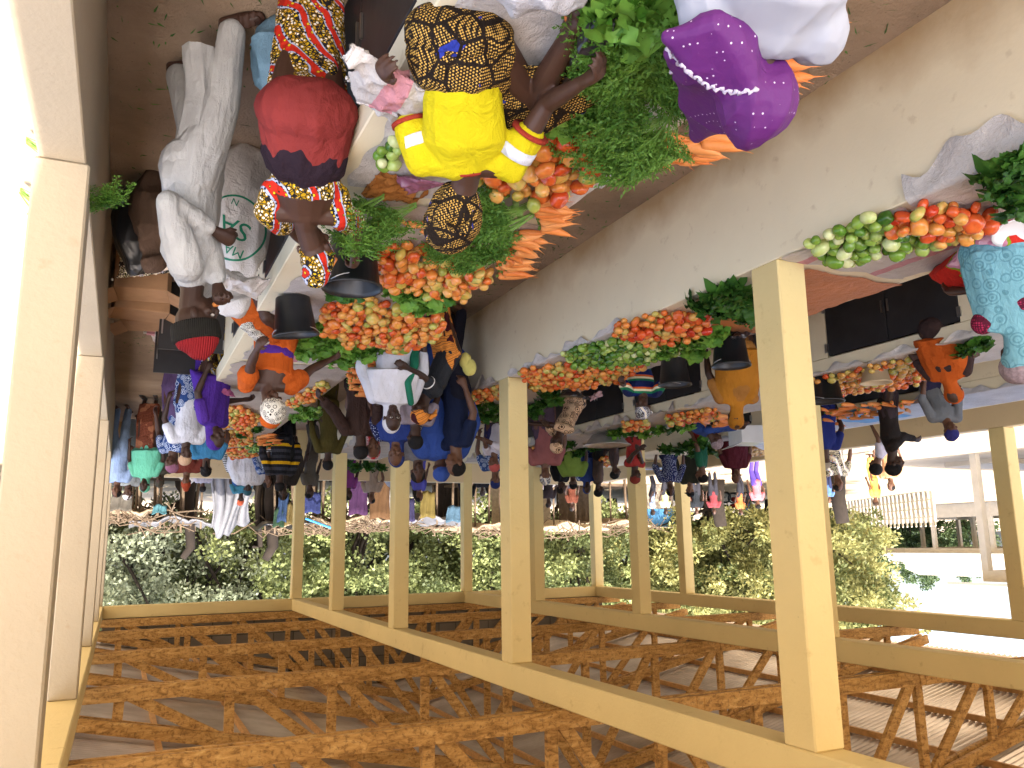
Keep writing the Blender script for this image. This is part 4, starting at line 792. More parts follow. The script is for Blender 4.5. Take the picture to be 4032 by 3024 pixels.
W('person carrying an orange cloth bundle on the head outside the far parapet', 520, 1080, (0, -1), h=1.66, top='2c7088', bottom='3a3a3a', head='scarf', hc='e0602c', knot='big', vox=.013, Yd=21.2)
# sellers between the bare counter and the black doors
r, k = W('seller woman in a beige swirl print dress reaching over the greens', 1203, 962, (1, -.25), h=1.56, lean=34, top=pw['swirl'], bottom=pw['swirl'], head='scarf', hc=pw['swirl'], vox=.009, sk=0, hands=((-4.42, 8.75, 1.05), (-4.45, 9.3, 1.08)), hd_=(0, 25))
r, k = W('seller woman in a blue, green and orange striped top with a printed headscarf', 1392, 885, (.15, -1), h=1.56, pose='sit', seat=.52, lean=12, top=pw['stripe'], bottom=prints('white and pink print', 'dots', ['d0c8d0', 'b03060'], 14), head='scarf', hc=pw['bw'], knot='back', vox=.009, sk=1, hands=((-4.42, 6.85, 1.0), (-4.75, 6.45, .98)), hd_=(-40, 25), sleeve=.42)
r, k = W('seller woman in a mustard brown veil bending among the black buckets', 1590, 905, (-.35, .9), h=1.56, lean=22, top=C('96621c'), bottom=C('7a4c18'), head='hoodback', hc=cloth('mustard brown cotton', '9c661e'), drop=.60, vox=.010, sk=0, hands=((-6.30, 7.6, 1.05), None), hd_=(0, 20))
r, k = person('woman in a light blue flowered veil and red floral skirt sitting on the counter, barefoot', (-4.36, 2.74), (-.62, .78), sk=1, vox=.008, h=1.56, pose='sit', seat=.905, lean=16, fat=1.12, head=(0, 20),
              hands=((-4.42, 3.1, 1.15), (-4.66, 2.75, 1.2)), knee=((-4.44, 3.20, 1.0), (-4.64, 3.10, 1.02)), feet=((-4.76, 3.56, .80), (-4.90, 3.46, .82)))
shirt(r, k, pw['magenta'], 'magenta_blouse', sleeve=.3, loose=.02, hem=.1); skirt(r, k, pw['roses'], 'floral_skirt', low=.28, vox=.010, fold=.010, sit=True, w_=1.3)
hood(r, k, pw['lblue'], 'light_blue_veil', drop=.48, vox=.010, face=True, fold=.008, wide=1.15); cap(r, k, pw['lace'], 'lace_headscarf', r_=1.14, low=.03, vox=.009)
W('person with a navy blue wrap and gold print beside the light blue veil', 2200, 800, (-1, .1), h=1.56, top=C('16204c'), bottom='14182c', head='scarf', hc=pw['lace'], vox=.010, sk=1, pos=(-5.35, 3.05))
r, k = W('seller woman under a bright orange veil bending at the tomato counter', 2058, 850, (-.9, .35), h=1.45, lean=30, top='3a2a28', bottom='3a2a28', head='hoodback', hc=cloth('bright orange veil cotton', 'b0521c'), drop=.50, vox=.009, hd_=(0, 35), hands=((-6.6, 4.6, 1.0), (-6.6, 5.0, 1.0)))
W('woman seated at the second pillar with a white top and salmon headscarf', 1065, 1002, (.9, -.4), h=1.58, top='d0ccd8', bottom='4a3a44', head='scarf', hc='b8504c', vox=.010, sk=2, X=-4.95, lean=18, hands=((-4.5, 10.6, 1.05), (-4.5, 11.1, 1.0)))
W('woman in blue wax print by the far side of the second pillar', 1070, 1040, (.2, -1), h=1.6, top=pw['blue'], bottom='2a2a5a', head='scarf', hc='1c2c6c', vox=.012, X=-5.4)
# middle and far aisles
r, k = W('woman in a sleeveless scarlet top with a striped headband', 1372, 1030, (-.25, -1), h=1.66, top=C('96201a'), bottom='4a2a20', head='scarf', hc=C('7a2a20'), vox=.010, sleeve=.06, hands=((-7.2, 10.3, .98), (-7.05, 10.6, .95)))
W('woman in a black dress next to the lime green shawl', 1212, 1055, (-.5, -.8), h=1.66, top='141416', bottom='1c1830', head='hair', vox=.011, loose=.05)
W('person in a lime green shawl with a dark cap and yellow band', 1238, 1045, (.3, -1), h=1.6, top=C('6c8830'), bottom='5c7c24', head='cap', hc='15151a', vox=.011, hem=.5, loose=.04)
W('woman in a cobalt blue print veil beside the lime shawl', 1268, 1055, (.2, -1), h=1.62, top=pw['blue'], bottom='1c2c6c', head='hood', hc='28448c', drop=.6, vox=.011)
W('man in a taupe shirt with folded arms, head in profile', 1293, 1062, (-.9, -.3), h=1.7, top='5a4a44', bottom='2c2c30', tro=True, head='hair', vox=.011, sleeve=.6)
W('bareheaded man half hidden near the red tomatoes on the far counter', 1328, 1022, (-.9, -.4), h=1.6, top='4a3a3a', bottom='2c2c30', tro=True, head='hair', vox=.013, X=-8.2)
W('child in a patterned headscarf low between the black dress and the basin', 1178, 1030, (.4, -1), h=1.30, top='8a5050', bottom='4a3a4a', head='scarf', hc=pw['bw'], vox=.013, X=-5.6)
W('man in a midnight blue spotted shirt under the far beam', 1448, 1060, (.3, -1), h=1.72, top=pw['navydot'], bottom='1c2040', tro=True, head='hair', vox=.011, sleeve=.5)
W('man in a dark olive jacket with a black cap with white marks', 1490, 1062, (.9, -.3), h=1.72, top='33352c', bottom='2a2a2c', tro=True, head='cap', hc='101014', vox=.011, sleeve=.9, lean=12)
W('man with a bottle green and red T-shirt, back of the head towards us', 1517, 1030, (.6, .7), h=1.6, top='14543c', bottom='8c1c18', tro=True, head='hair', vox=.011, X=-8.8)
r, k = W('woman wrapped in a deep maroon hijab at the potato counter', 1591, 1030, (.35, -1), h=1.62, top=C('4a1420'), bottom=C('3a1018'), head='hood', hc=C('4c1220'), drop=.62, vox=.010, sk=2)
r, k = W('person bowing low in a denim blue shawl with a spotted wrap', 1545, 958, (-.8, -.5), h=1.5, lean=55, top=C('24448c'), bottom='26222c', head='scarf', hc=pw['lace'], vox=.010, sleeve=.9, hands=((-8.5, 8.5, .85), (-8.6, 8.9, .9)), hd_=(0, 40))
W('man in a royal blue T-shirt and pale cap, back turned by the big pillar', 1783, 997, (-.2, 1), h=1.66, top=C('1c2c7c'), bottom='2a2622', tro=True, head='cap', hc='b0a494', vox=.010, sk=1, lean=8, hd_=(0, 20))
r, k = W('person with a black afro and white T-shirt leaning over the carrots', 1893, 1010, (.5, .6), h=1.6, lean=26, top=cloth('white T-shirt cotton', 'b4b0bc'), bottom='2a2a30', tro=True, head='hair', knot='afro', vox=.010, sk=2, hd_=(0, 25))
W('woman in a black jacket with a scarf holding a phone beside the afro', 1930, 1006, (-.6, -.6), h=1.62, top='26201f', bottom='3a3036', head='scarf', hc='1c1a1c', vox=.010, sleeve=.9, hands=((-9.1, 7.3, 1.35), None), X=-8.7)
W('person with a blue hood and grey jumper reaching across the carrots', 2052, 935, (.4, -1), h=1.5, lean=28, top='6a6e74', bottom='2c2a4a', head='scarf', hc='2c2c78', vox=.010, sleeve=.6, hands=(None, (-9.3, 6.9, 1.0)), hd_=(0, 30))
# people out in the yard
W('man in an orange, white and olive print shirt and jeans walking in the yard', 1810, 1048, (.2, -1), h=1.75, top=pw['africa'], bottom=C('54749c'), tro=True, head='hair', vox=.013, sk=2, shoe=True, hem=.2)
W('woman in a yellow ochre dress walking away in the yard', 1892, 1085, (.2, 1), h=1.62, top=C('c88c30'), bottom=C('c8903c'), head='scarf', hc='3a2a22', vox=.014)
W('woman in a peach print dress crossing the yard behind the afro', 1925, 1050, (.9, -.3), h=1.62, top='d8a070', bottom='d09c6c', head='hair', vox=.014)
W('person in a salmon pink shirt and violet trousers in the yard', 1637, 1092, (0, 1), h=1.66, top=C('c8606a'), bottom=C('5038a0'), tro=True, head='hair', vox=.014)
W('man in light blue leaning on the yard tree trunk', 1792, 1078, (.8, -.5), h=1.66, top=C('4a70a8'), bottom='2a3050', tro=True, head='hair', vox=.016, Yd=24)
for i, (px, py, tc, lb) in enumerate(((1505, 1108, '20242a', 'rider in dark clothes by the parked motorbikes'), (1478, 1112, 'c0c4cc', 'rider in a white shirt by the parked motorbikes'), (1543, 1108, '7a3038', 'rider in a maroon shirt by the parked motorbikes'), (1600, 1110, 'c86020', 'rider in an orange vest by the tree'), (1618, 1118, '2c5c9c', 'walker in a blue shirt by the tree'), (1438, 1108, 'c0c080', 'trader in a cream shirt by the blue kiosk'), (1410, 1110, '8090b0', 'trader in a grey blue shirt by the blue kiosk'),
                                     (1185, 1092, '2a2226', 'man in a plum jacket by the straw mats'), (1236, 1100, '5a2c1c', 'bareheaded man in rust brown by the straw mats'), (905, 1078, '4a4ab0', 'shopper in a periwinkle gown by the stalls'), (752, 1075, '7a2c7c', 'shopper in a purple gown by the stalls'), (803, 1082, '9c8878', 'shopper in a taupe gown by the stalls'), (668, 1070, '5a544c', 'shopper in an earth brown shirt by the pole stall'), (1150, 1085, 'c86c9c', 'shopper in a pink gown at the edge of the second pillar'))):
    W(lb, px, py, (random.uniform(-1, 1), -1), h=1.65, top=tc, bottom=C(tc) if i > 8 else '2c2c34', tro=i <= 8, head='hair', vox=.02, pos=tuple(GY(px, py, 27 + (i % 3) * 1.2)[:2]) if 0 else tuple(G(px, py, 1.58)[:2]))
# ================================================================ GOODS
def noise_shape(V, amp, seed):
    g = np.random.default_rng(seed); V = np.array([tuple(v) for v in V]); d = np.ones(len(V))
    for i in range(4): w_ = g.normal(size=3) * 2.2; d += amp * np.sin(V / np.abs(V).max() @ w_ + g.uniform(0, 6))
    return V * d[:, None]
def fruit_mesh(name, mat, rx=1, rz=.78, ribs=6, ribamp=.05, dimple=.22, seed=0, nu=18, nv=11, stem=None):
    g = np.random.default_rng(seed); V = []; F = []
    for i in range(nv + 1):
        t = PI * i / nv
        for j in range(nu):
            a = 2 * PI * j / nu; r = math.sin(t) * (1 + ribamp * math.cos(ribs * a + seed) * math.sin(t) ** .5) * rx; z = math.cos(t) * rz
            z -= math.copysign(dimple * rz * math.exp(-(math.sin(t) / .33) ** 2), z) if i < nv / 2 else 0
            V.append((r * math.cos(a), r * math.sin(a), z))
    for i in range(nv):
        for j in range(nu): F.append((i * nu + j, (i + 1) * nu + j, (i + 1) * nu + (j + 1) % nu, i * nu + (j + 1) % nu))
    V = noise_shape(V, .035, seed + 5); return mkmesh(name, V, F, mat, smooth=True)
TM = {m: [fruit_mesh('tomato', M[m], ribs=rb, ribamp=am, rz=z, seed=i, dimple=.25) for i, (rb, am, z) in enumerate(((5, .03, .85), (8, .09, .70), (6, .05, .78), (10, .10, .66), (4, .02, .95)))] for m in ('tomato', 'tomato_red', 'tomato_yellow')}
EM = {m: [fruit_mesh('garden_egg', M[m], ribs=rb, ribamp=am, rz=z, seed=i + 9, dimple=.12) for i, (rb, am, z) in enumerate(((5, .02, 1.15), (6, .05, .95), (4, .03, 1.35)))] for m in ('garden_egg', 'green_pepper')}
def inpoly(p, poly):
    x, y = p; c = False; n = len(poly)
    for i in range(n):
        x0, y0 = poly[i]; x1, y1 = poly[(i + 1) % n]
        if (y0 > y) != (y1 > y) and x < (x1 - x0) * (y - y0) / (y1 - y0) + x0: c = not c
    return c
FRUIT = []
def pile(poly, kind, mats, label, group, z=.91, r=.036, n=None, layers=1.5, dark=None, zz=None):
    P = [tuple(G(px, py, (zz or z) + .03)[:2]) for px, py in poly]; xs = [p[0] for p in P]; ys = [p[1] for p in P]
    A = abs(sum(P[i][0] * P[(i + 1) % len(P)][1] - P[(i + 1) % len(P)][0] * P[i][1] for i in range(len(P)))) / 2
    n = n or int(A * layers / (3.14 * r * r) * .72); n = min(n, 260); placed = []; cx, cy = sum(xs) / len(xs), sum(ys) / len(ys)
    for k in range(n):
        best = None
        for tr in range(9):
            for _ in range(60):
                q = (random.uniform(min(xs), max(xs)), random.uniform(min(ys), max(ys)))
                if inpoly(q, P): break
            rr = r * random.uniform(.72, 1.28); h = z + rr * .8
            for (x, y, zc, r2) in placed:
                d2 = (x - q[0]) ** 2 + (y - q[1]) ** 2; s_ = (rr + r2) * .90
                if d2 < s_ * s_: h = max(h, zc + math.sqrt(s_ * s_ - d2) * .86)
            edge = math.hypot(q[0] - cx, q[1] - cy) * .05
            if best is None or h + edge < best[0]: best = (h + edge, q[0], q[1], h, rr)
        placed.append((best[1], best[2], best[3], best[4]))
    for (x, y, h, rr) in placed:
        d = math.dist((x, y, h), EYE); FRUIT.append((rr / d, kind, random.choice(mats), x, y, h, rr, label, group))
T, E_ = 'tomato', 'garden_egg'
pile([(1060, 255), (1120, 238), (1190, 262), (1290, 268), (1340, 325), (1275, 375), (1225, 425), (1130, 420), (1040, 400), (1010, 340)], T, ['tomato', 'tomato', 'tomato_yellow'], 'large orange tomato in the nearest pile, between yellow jersey and carrots', 'tomatoes piled by the yellow jersey', r=.044, layers=1.9)
pile([(818, 535), (880, 525), (1000, 545), (1068, 598), (1010, 640), (900, 622), (812, 605)], T, ['tomato', 'tomato', 'tomato_yellow'], 'tomato in the second pile on the near counter, below the checked headscarf', 'tomatoes in the second pile of the near counter', r=.038, layers=2.1)
pile([(700, 660), (790, 640), (905, 680), (962, 690), (930, 735), (860, 752), (760, 742), (695, 710)], T, ['tomato_yellow', 'tomato_yellow', 'tomato'], 'yellow orange tomato in the third pile of the near counter, by the lettuce', 'yellow tomatoes in the third pile of the near counter', r=.038, layers=2.4)
pile([(1925, 470), (1990, 438), (2140, 450), (2150, 490), (2040, 508), (1925, 490)], T, ['tomato_red', 'tomato'], 'tomato on the bare-fronted counter beside the pale garden eggs', 'tomatoes beside the pale garden eggs', r=.042, layers=2.0)
pile([(1325, 700), (1440, 675), (1528, 680), (1530, 700), (1500, 735), (1400, 742), (1325, 722)], T, ['tomato_red'], 'red tomato in the pile behind the pillar front, next to green lettuce', 'red tomatoes next to the lettuce', r=.036, layers=1.9)
pile([(1118, 800), (1210, 786), (1400, 790), (1330, 826), (1250, 838), (1150, 840)], T, ['tomato', 'tomato_red'], 'orange tomato in the long pile by the second pillar', 'orange tomatoes by the second pillar', r=.036, layers=1.6)
pile([(1755, 820), (1880, 790), (2030, 762), (2045, 800), (1960, 830), (1860, 850), (1760, 858)], T, ['tomato', 'tomato_red'], 'tomato in the long row on the counter with black doors', 'tomatoes on the counter with black doors', r=.040, layers=1.8)
pile([(1000, 850), (1080, 835), (1084, 862), (1020, 868)], T, ['tomato'], 'small far tomato beyond the second pillar', 'far tomatoes beyond the second pillar', r=.036, layers=1.5)
pile([(925, 905), (1000, 892), (1020, 912), (940, 925)], T, ['tomato', 'tomato_red'], 'far tomato under the carrots', 'far tomatoes under the carrots', r=.04, layers=1.5)
pile([(1435, 898), (1545, 882), (1552, 900), (1450, 916)], T, ['tomato_red'], 'far tomato', 'far tomatoes', r=.042, layers=1.5)
pile([(1345, 912), (1400, 908), (1400, 925), (1350, 930)], T, ['tomato_red'], 'far tomato', 'far tomatoes', r=.042, layers=1.5)
pile([(615, 872), (700, 822), (716, 838), (630, 885)], T, ['tomato'], 'tomato in a row past the orange dress', 'tomatoes past the orange dress', r=.034, layers=1.3)
pile([(478, 880), (520, 878), (560, 900), (545, 925), (480, 925)], T, ['tomato_yellow', 'tomato'], 'tomato at the far end of the near counter', 'tomatoes at the far end of the near counter', r=.036, layers=1.3)
pile([(478, 935), (540, 925), (545, 960), (480, 965)], T, ['tomato_red', 'tomato'], 'far tomato', 'far tomatoes', r=.036, layers=1.3)
pile([(490, 972), (540, 968), (560, 985), (500, 990)], T, ['tomato_red', 'tomato'], 'far tomato', 'far tomatoes', r=.036, layers=1.3)
pile([(1145, 968), (1200, 958), (1205, 975), (1150, 985)], T, ['tomato_red'], 'far tomato', 'far tomatoes', r=.042, layers=1.5)
pile([(1295, 990), (1330, 982), (1332, 1000), (1300, 1005)], T, ['tomato_red'], 'far tomato', 'far tomatoes', r=.045, layers=1.5)
pile([(1748, 528), (1800, 500), (1900, 462), (2000, 505), (2060, 510), (2058, 525), (1900, 548), (1830, 572), (1760, 560)], E_, ['garden_egg', 'garden_egg', 'green_pepper'], 'pale green garden egg in the heap on the white sack by the big pillar', 'garden eggs on the white sack', r=.036, layers=1.4)
pile([(1215, 765), (1290, 738), (1380, 735), (1470, 745), (1480, 760), (1380, 785), (1240, 792)], E_, ['green_pepper', 'garden_egg', 'green_pepper'], 'green garden egg in the heap between the two tomato piles', 'garden eggs between the tomato piles', r=.032, layers=1.6)
pile([(808, 335), (860, 300), (862, 350), (825, 362)], E_, ['green_pepper', 'garden_egg'], 'green pepper on the white sheet beside the yellow jersey', 'green peppers beside the yellow jersey', r=.030, n=9)
pile([(840, 742), (900, 735), (905, 752), (850, 760)], E_, ['garden_egg', 'green_pepper'], 'green garden egg at the foot of the third tomato pile', 'garden eggs by the third tomato pile', r=.035, n=10)
pile([(920, 932), (980, 924), (990, 938), (930, 946)], E_, ['garden_egg', 'green_pepper'], 'far garden egg', 'far garden eggs', r=.042, layers=1.4)
pile([(530, 962), (600, 955), (600, 972), (540, 976)], E_, ['green_pepper'], 'far garden egg', 'far garden eggs', r=.036, layers=1.2)
pile([(650, 900), (690, 880), (700, 890), (660, 910)], E_, ['green_pepper', 'garden_egg'], 'far garden egg', 'far garden eggs', r=.034, layers=1.2)
pile([(1575, 965), (1640, 955), (1650, 972), (1590, 985)], 'onion', ['onion_mass'], '', '', r=.045, layers=2.2)
pile([(1540, 978), (1620, 970), (1625, 980), (1550, 988)], E_, ['garden_egg'], 'far garden egg', 'far garden eggs', r=.04, layers=1.2)
FRUIT.sort(key=lambda q: -q[0]); cnt = {}; rest = {}
for (ap, kind, mt, x, y, h, rr, lb, gp) in FRUIT:
    cnt[kind] = cnt.get(kind, 0) + 1
    if kind == 'onion' or cnt[kind] > 296 or lb.startswith('far'): rest.setdefault(kind, []).append((x, y, h, rr)); continue
    me = random.choice((TM if kind == T else EM)[mt]); o = bpy.data.objects.new(kind, me); o.location = (x, y, h); o.scale = (rr, rr, rr)
    tl = .9 if kind == T else 1.5; o.rotation_euler = (random.uniform(-tl, tl), random.uniform(-tl, tl), random.uniform(0, 6.3)); link(o); tag(o, lb, 'tomato' if kind == T else 'garden egg', gp)
for kind, L in rest.items():
    V = []; F = []; A_ = []; n_ = 0; v0, f0 = ell((0, 0, 0), (1, 1, .8), None, 10, 7)
    for (x, y, h, rr) in L:
        V += [(x + v[0] * rr, y + v[1] * rr, h + v[2] * rr) for v in v0]; F += [tuple(i + n_ for i in f) for f in f0]; n_ = len(V); A_ += [random.random()] * len(v0)
    nm = {T: 'far_tomatoes', E_: 'far_garden_eggs', 'onion': 'potatoes'}[kind]
    tag(put(nm, mkmesh(nm, V, F, M[{T: 'tomato_mass', E_: 'green_mass', 'onion': 'onion_mass'}[kind]], smooth=True, attrs={'h': A_})), {T: 'small far tomatoes heaped on the counters beyond the first piles', E_: 'small far green fruit heaped on the counters', 'onion': 'yellow potatoes piled before the woman in maroon'}[kind], {T: 'tomatoes', E_: 'garden eggs', 'onion': 'potatoes'}[kind], kind='stuff')
# ---- leaves
def leafblade(V, F, A_, base, d, up, L, W, curl=.5, wave=.12, a=.5, nx=5, ny=3, rnd=random):
    d = Vector(d).normalized(); up = Vector(up); s = d.cross(up); s = s.normalized() if s.length > 1e-4 else d.orthogonal().normalized(); up = s.cross(d).normalized(); n0 = len(V); ph = rnd.uniform(0, 6)
    for i in range(nx):
        t = i / (nx - 1); w_ = W * min(1, .22 + t * 1.7) * (1 if t < .72 else math.sqrt(max(.12, 1 - ((t - .72) / .30) ** 2))); p = Vector(base) + d * (L * t * (1 - curl * .25 * t)) + up * (L * (.25 * math.sin(t * 2.2) - curl * t * t * .7))
        for j in range(ny):
            u = j / (ny - 1) * 2 - 1; V.append(tuple(p + s * (u * w_ / 2) + up * (wave * W * (abs(u) ** 1.5 * 1.5 * math.sin(ph + t * 15 + u * 2) + .35 * u * u)))); A_.append(a)
    for i in range(nx - 1):
        for j in range(ny - 1): F.append((n0 + i * ny + j, n0 + i * ny + j + 1, n0 + (i + 1) * ny + j + 1, n0 + (i + 1) * ny + j))
def lettuce_mesh(seed, R=.12, n=38, mat='lettuce'):
    g = random.Random(seed); V = []; F = []; A_ = []
    for k in range(n):
        a = g.uniform(0, 2 * PI); e = g.uniform(.15, 1.25); r0 = R * .15; leafblade(V, F, A_, (math.cos(a) * r0, math.sin(a) * r0, g.uniform(.0, .02)), (math.cos(a) * math.cos(e), math.sin(a) * math.cos(e), math.sin(e)), (0, 0, 1), R * g.uniform(.6, 1.1), R * g.uniform(.42, .7), g.uniform(.2, 1.4), .17, g.uniform(.0, 1), 9, 5, g)
    return mkmesh('lettuce', V, F, M[mat], smooth=True, attrs={'h': A_})
LM = [lettuce_mesh(i) for i in range(4)]; LD = [lettuce_mesh(i + 10, .12, 40, 'dark_leaf') for i in range(3)]
def lettuces(pts, label, group, meshes=LM, sc=1.0, cat='lettuce', name='lettuce_head', z=.915):
    for (px, py) in pts:
        p = G(px, py, z + .05); o = bpy.data.objects.new(name, random.choice(meshes)); o.location = (p[0], p[1], z + random.uniform(0, .02)); q = sc * random.uniform(.85, 1.15); o.scale = (q, q, q); o.rotation_euler = (random.uniform(-.5, .5), random.uniform(-.5, .5), random.uniform(0, 6)); link(o); tag(o, label, cat, group)
def frond(V, F, A_, base, d, L, g, leaf=True):
    """one feathery carrot leaf: a stalk and fine leaflets"""
    d = Vector(d).normalized(); up = Vector((0, 0, 1)); s = d.cross(up).normalized(); up = s.cross(d); p0 = Vector(base); a = g.random(); bend = g.uniform(-.35, .35); pts = []
    for i in range(7): t = i / 6; pts.append(p0 + d * L * t + s * (bend * L * t * t) + Vector((0, 0, L * (.22 * math.sin(t * 2.6) - .10 * t)) ))
    for i in range(6):
        n0 = len(V); w_ = .0024 * (1 - i / 8)
        for q in (pts[i], pts[i + 1]): V += [tuple(q - s * w_), tuple(q + s * w_), tuple(q + up * w_ * 1.6)]
        A_ += [1.0] * 6; F += [(n0, n0 + 1, n0 + 4, n0 + 3), (n0 + 1, n0 + 2, n0 + 5, n0 + 4), (n0 + 2, n0, n0 + 3, n0 + 5)]
    if not leaf: return
    for k in range(34):
        t = .38 + .62 * k / 34; i = min(5, int(t * 6)); q = pts[i].lerp(pts[i + 1], t * 6 - i); sg = 1 if k % 2 else -1; ll = L * .20 * (1.15 - t * .75) * g.uniform(.7, 1.2)
        dd = (d * g.uniform(.3, .9) + s * sg * g.uniform(.5, 1) + Vector((0, 0, g.uniform(-.4, .6)))).normalized()
        for m in range(5):
            b = q + dd * ll * (m + 1) / 5; e = (dd * .6 + s * g.uniform(-1, 1) + d * g.uniform(-.3, 1) + up * g.uniform(-.6, .8)).normalized(); pr_ = e.cross(dd).normalized() * (.0035 + .002 * g.random()); n0 = len(V)
            V += [tuple(b - pr_), tuple(b + e * ll * .38), tuple(b + pr_)]; A_ += [a * .7 + g.random() * .3] * 3; F.append((n0, n0 + 1, n0 + 2))
def top_mesh(seed, L=.34, n=17, spread=.5, leaf=True):
    g = random.Random(seed); V = []; F = []; A_ = []
    for k in range(n):
        a = g.uniform(-spread, spread); frond(V, F, A_, (g.uniform(-.012, .012), 0, g.uniform(0, .03)), (math.sin(a), math.cos(a), g.uniform(-.02, .28)), L * g.uniform(.7, 1.15), g, leaf)
    return mkmesh('carrot_tops', V, F, M['carrot_top'], smooth=False, attrs={'h': A_})
FT = [top_mesh(i) for i in range(5)]
def carrot_mesh(seed, L=.16, R=.024):
    g = random.Random(seed); b = g.uniform(-.02, .02); b2 = g.uniform(-.012, .012); pts = [(b * (t ** 2) * 2, -L * t, b2 * t * t) for t in (0, .04, .12, .3, .5, .7, .85, .95, 1.0, 1.12, 1.22)]
    V, F = tube(pts, [R * .55, R * .9, R, R * (1.0 + g.uniform(-.08, .08)), R * .92, R * .76, R * .54, R * .28, R * .1, R * .05, .0004], n=10, caps=False); nF = len(F)
    n0 = len(V); q = tube([(0, .0, 0), (0, .012, .002)], [R * .35, R * .3], n=8, caps=False); V += q[0]; F += [tuple(i + n0 for i in f) for f in q[1]]
    return mkmesh('carrot', V, F, [M['carrot'], M['stem']], [0] * nF + [1] * len(q[1]), True)
M['stem'].node_tree  # carrots keep a green crown
CM = [carrot_mesh(i, L=.125 + .008 * i, R=.020 + .0015 * (i % 3)) for i in range(6)]
def bunch(px, py, ang, label, n=7, sc=1.0, z=.925, tops=True, group='tied bunches of carrots', lay=.0, over=.0):
    """ang: world heading of the root tips, degrees"""
    p = G(px, py, z + .03); e = empty('carrot_bunch', (p[0], p[1], z), math.radians(ang) + PI / 2, label, 'carrot bunch', group); e.scale = (sc, sc, sc)
    for k in range(n):
        o = put('carrot', CM[random.randrange(6)], e); row = k % 4; o.location = ((row - 1.5) * .031 + random.uniform(-.004, .004), random.uniform(-.02, .02), .005 + (k // 4) * .026); o.rotation_euler = (random.uniform(-.05, .12) + over, random.uniform(0, 6), (row - 1.5) * .17 + random.uniform(-.1, .1)); s = random.uniform(.75, 1.15); o.scale = (s, s, s)
    if tops:
        t = put('leafy_tops', random.choice(FT), e); t.location = (0, .01, .01)
        V, F = tube([(0, .06, .028), (0, .085, .03)], [.022, .020], n=10, caps=False); put('tied_stalks', mkmesh('tied_stalks', V, F, M['stem'], smooth=True, attrs={'h': [.6] * len(V)}), e)
    return e
def tops(px, py, ang, label, group, sc=1.0, z=.93):
    p = G(px, py, z + .03); o = bpy.data.objects.new('loose_carrot_tops', random.choice(FT)); o.location = (p[0], p[1], z); o.rotation_euler = (0, random.uniform(-.2, .2), math.radians(ang) - PI / 2); o.scale = (sc, sc, sc); link(o); tag(o, label, 'carrot leaves', group)
# towards the aisle is -x (heading 180 deg); the viewer is at -y
for i, (px, py) in enumerate(((1395, 312), (1420, 322), (1445, 325), (1468, 330), (1495, 322))): bunch(px, py, 185 + 20 * (i - 2) * .4, 'carrot bunch with roots over the counter edge, left of the purple veil', 8, 1.12, group='carrot bunches left of the purple veil')
for i, (px, py) in enumerate(((1648, 62), (1645, 100), (1640, 132), (1632, 165))): bunch(px, py, 172 + 6 * i, 'fat carrot bunch poking out on the aisle side of the purple veil', 7, 1.25, group='carrot bunches on the aisle side of the purple veil')
for i, (px, py) in enumerate(((1158, 462), (1168, 485), (1110, 520), (1102, 545), (1082, 568), (1085, 588), (1150, 442))): bunch(px, py, 182 + random.uniform(-22, 22), 'carrot bunch at the aisle edge beyond the nearest tomatoes', 8, 1.12, tops=i % 3 == 0, group='carrot bunches beyond the nearest tomatoes')
g_ = 'green carrot tops heaped in front of the purple veil'
for (px, py, an) in ((1355, 130, 180), (1400, 150, 190), (1420, 165, 205), (1440, 180, 5), (1345, 140, 220), (1440, 260, 10), (1310, 110, 160), (1400, 140, 190), (1460, 235, 100), (1395, 110, 250), (1430, 120, 20), (1365, 150, 260), (1400, 190, 240), (1450, 290, 20)): tops(px, py, an, 'feathery carrot leaves heaped in front of the purple veil', g_, 1.05, z=.935 + random.random() * .06)
g_ = 'carrot tops under the checked headscarf'
for (px, py, an) in ((1100, 430, 0), (1060, 470, 10), (1090, 500, -10), (1040, 520, 20), (1000, 540, 30), (1060, 545, 0), (1110, 455, 60), (1020, 500, 200), (1075, 410, 90), (985, 555, 0), (1050, 575, 10)): tops(px, py, an, 'feathery carrot leaves under the checked headscarf of the yellow jersey woman', g_, .66, z=.93 + random.random() * .04)
g_ = 'loose carrots and tops beside the black bucket'
for (px, py, an) in ((830, 430, 20), (880, 500, -10), (900, 450, 30), (840, 510, 0)): tops(px, py, an, 'feathery carrot leaves scattered beside the black bucket', g_, .85)
def loose(poly, n, label, group, sc=1.0, z=.93, ang=180, da=40, layers=.03):
    P = [tuple(G(px, py, z)[:2]) for px, py in poly]; xs = [p[0] for p in P]; ys = [p[1] for p in P]
    for k in range(n):
        for _ in range(50):
            q = (random.uniform(min(xs), max(xs)), random.uniform(min(ys), max(ys)))
            if inpoly(q, P): break
        o = bpy.data.objects.new('carrot', CM[random.randrange(6)]); o.location = (q[0], q[1], z + random.uniform(0, layers)); s = sc * random.uniform(.8, 1.15); o.scale = (s, s, s); o.rotation_euler = (random.uniform(-.1, .1), random.uniform(0, 6), math.radians(ang + random.uniform(-da, da)) + PI / 2); link(o); tag(o, label, 'carrot', group)
loose([(730, 800), (760, 770), (835, 752), (842, 790), (800, 820), (770, 848)], 62, 'slim carrot in the fanned heap next to the white hijab', 'slim carrots next to the white hijab', 1.05, layers=.09, da=22)
loose([(1215, 20), (1290, 15), (1290, 60), (1225, 60)], 16, 'carrot beside the bare foot and the black bag', 'carrots beside the black bag', .95, da=90, layers=.05)
loose([(800, 440), (930, 470), (920, 505), (810, 500)], 16, 'small loose carrot beside the black bucket', 'small carrots beside the black bucket', .6, da=40)
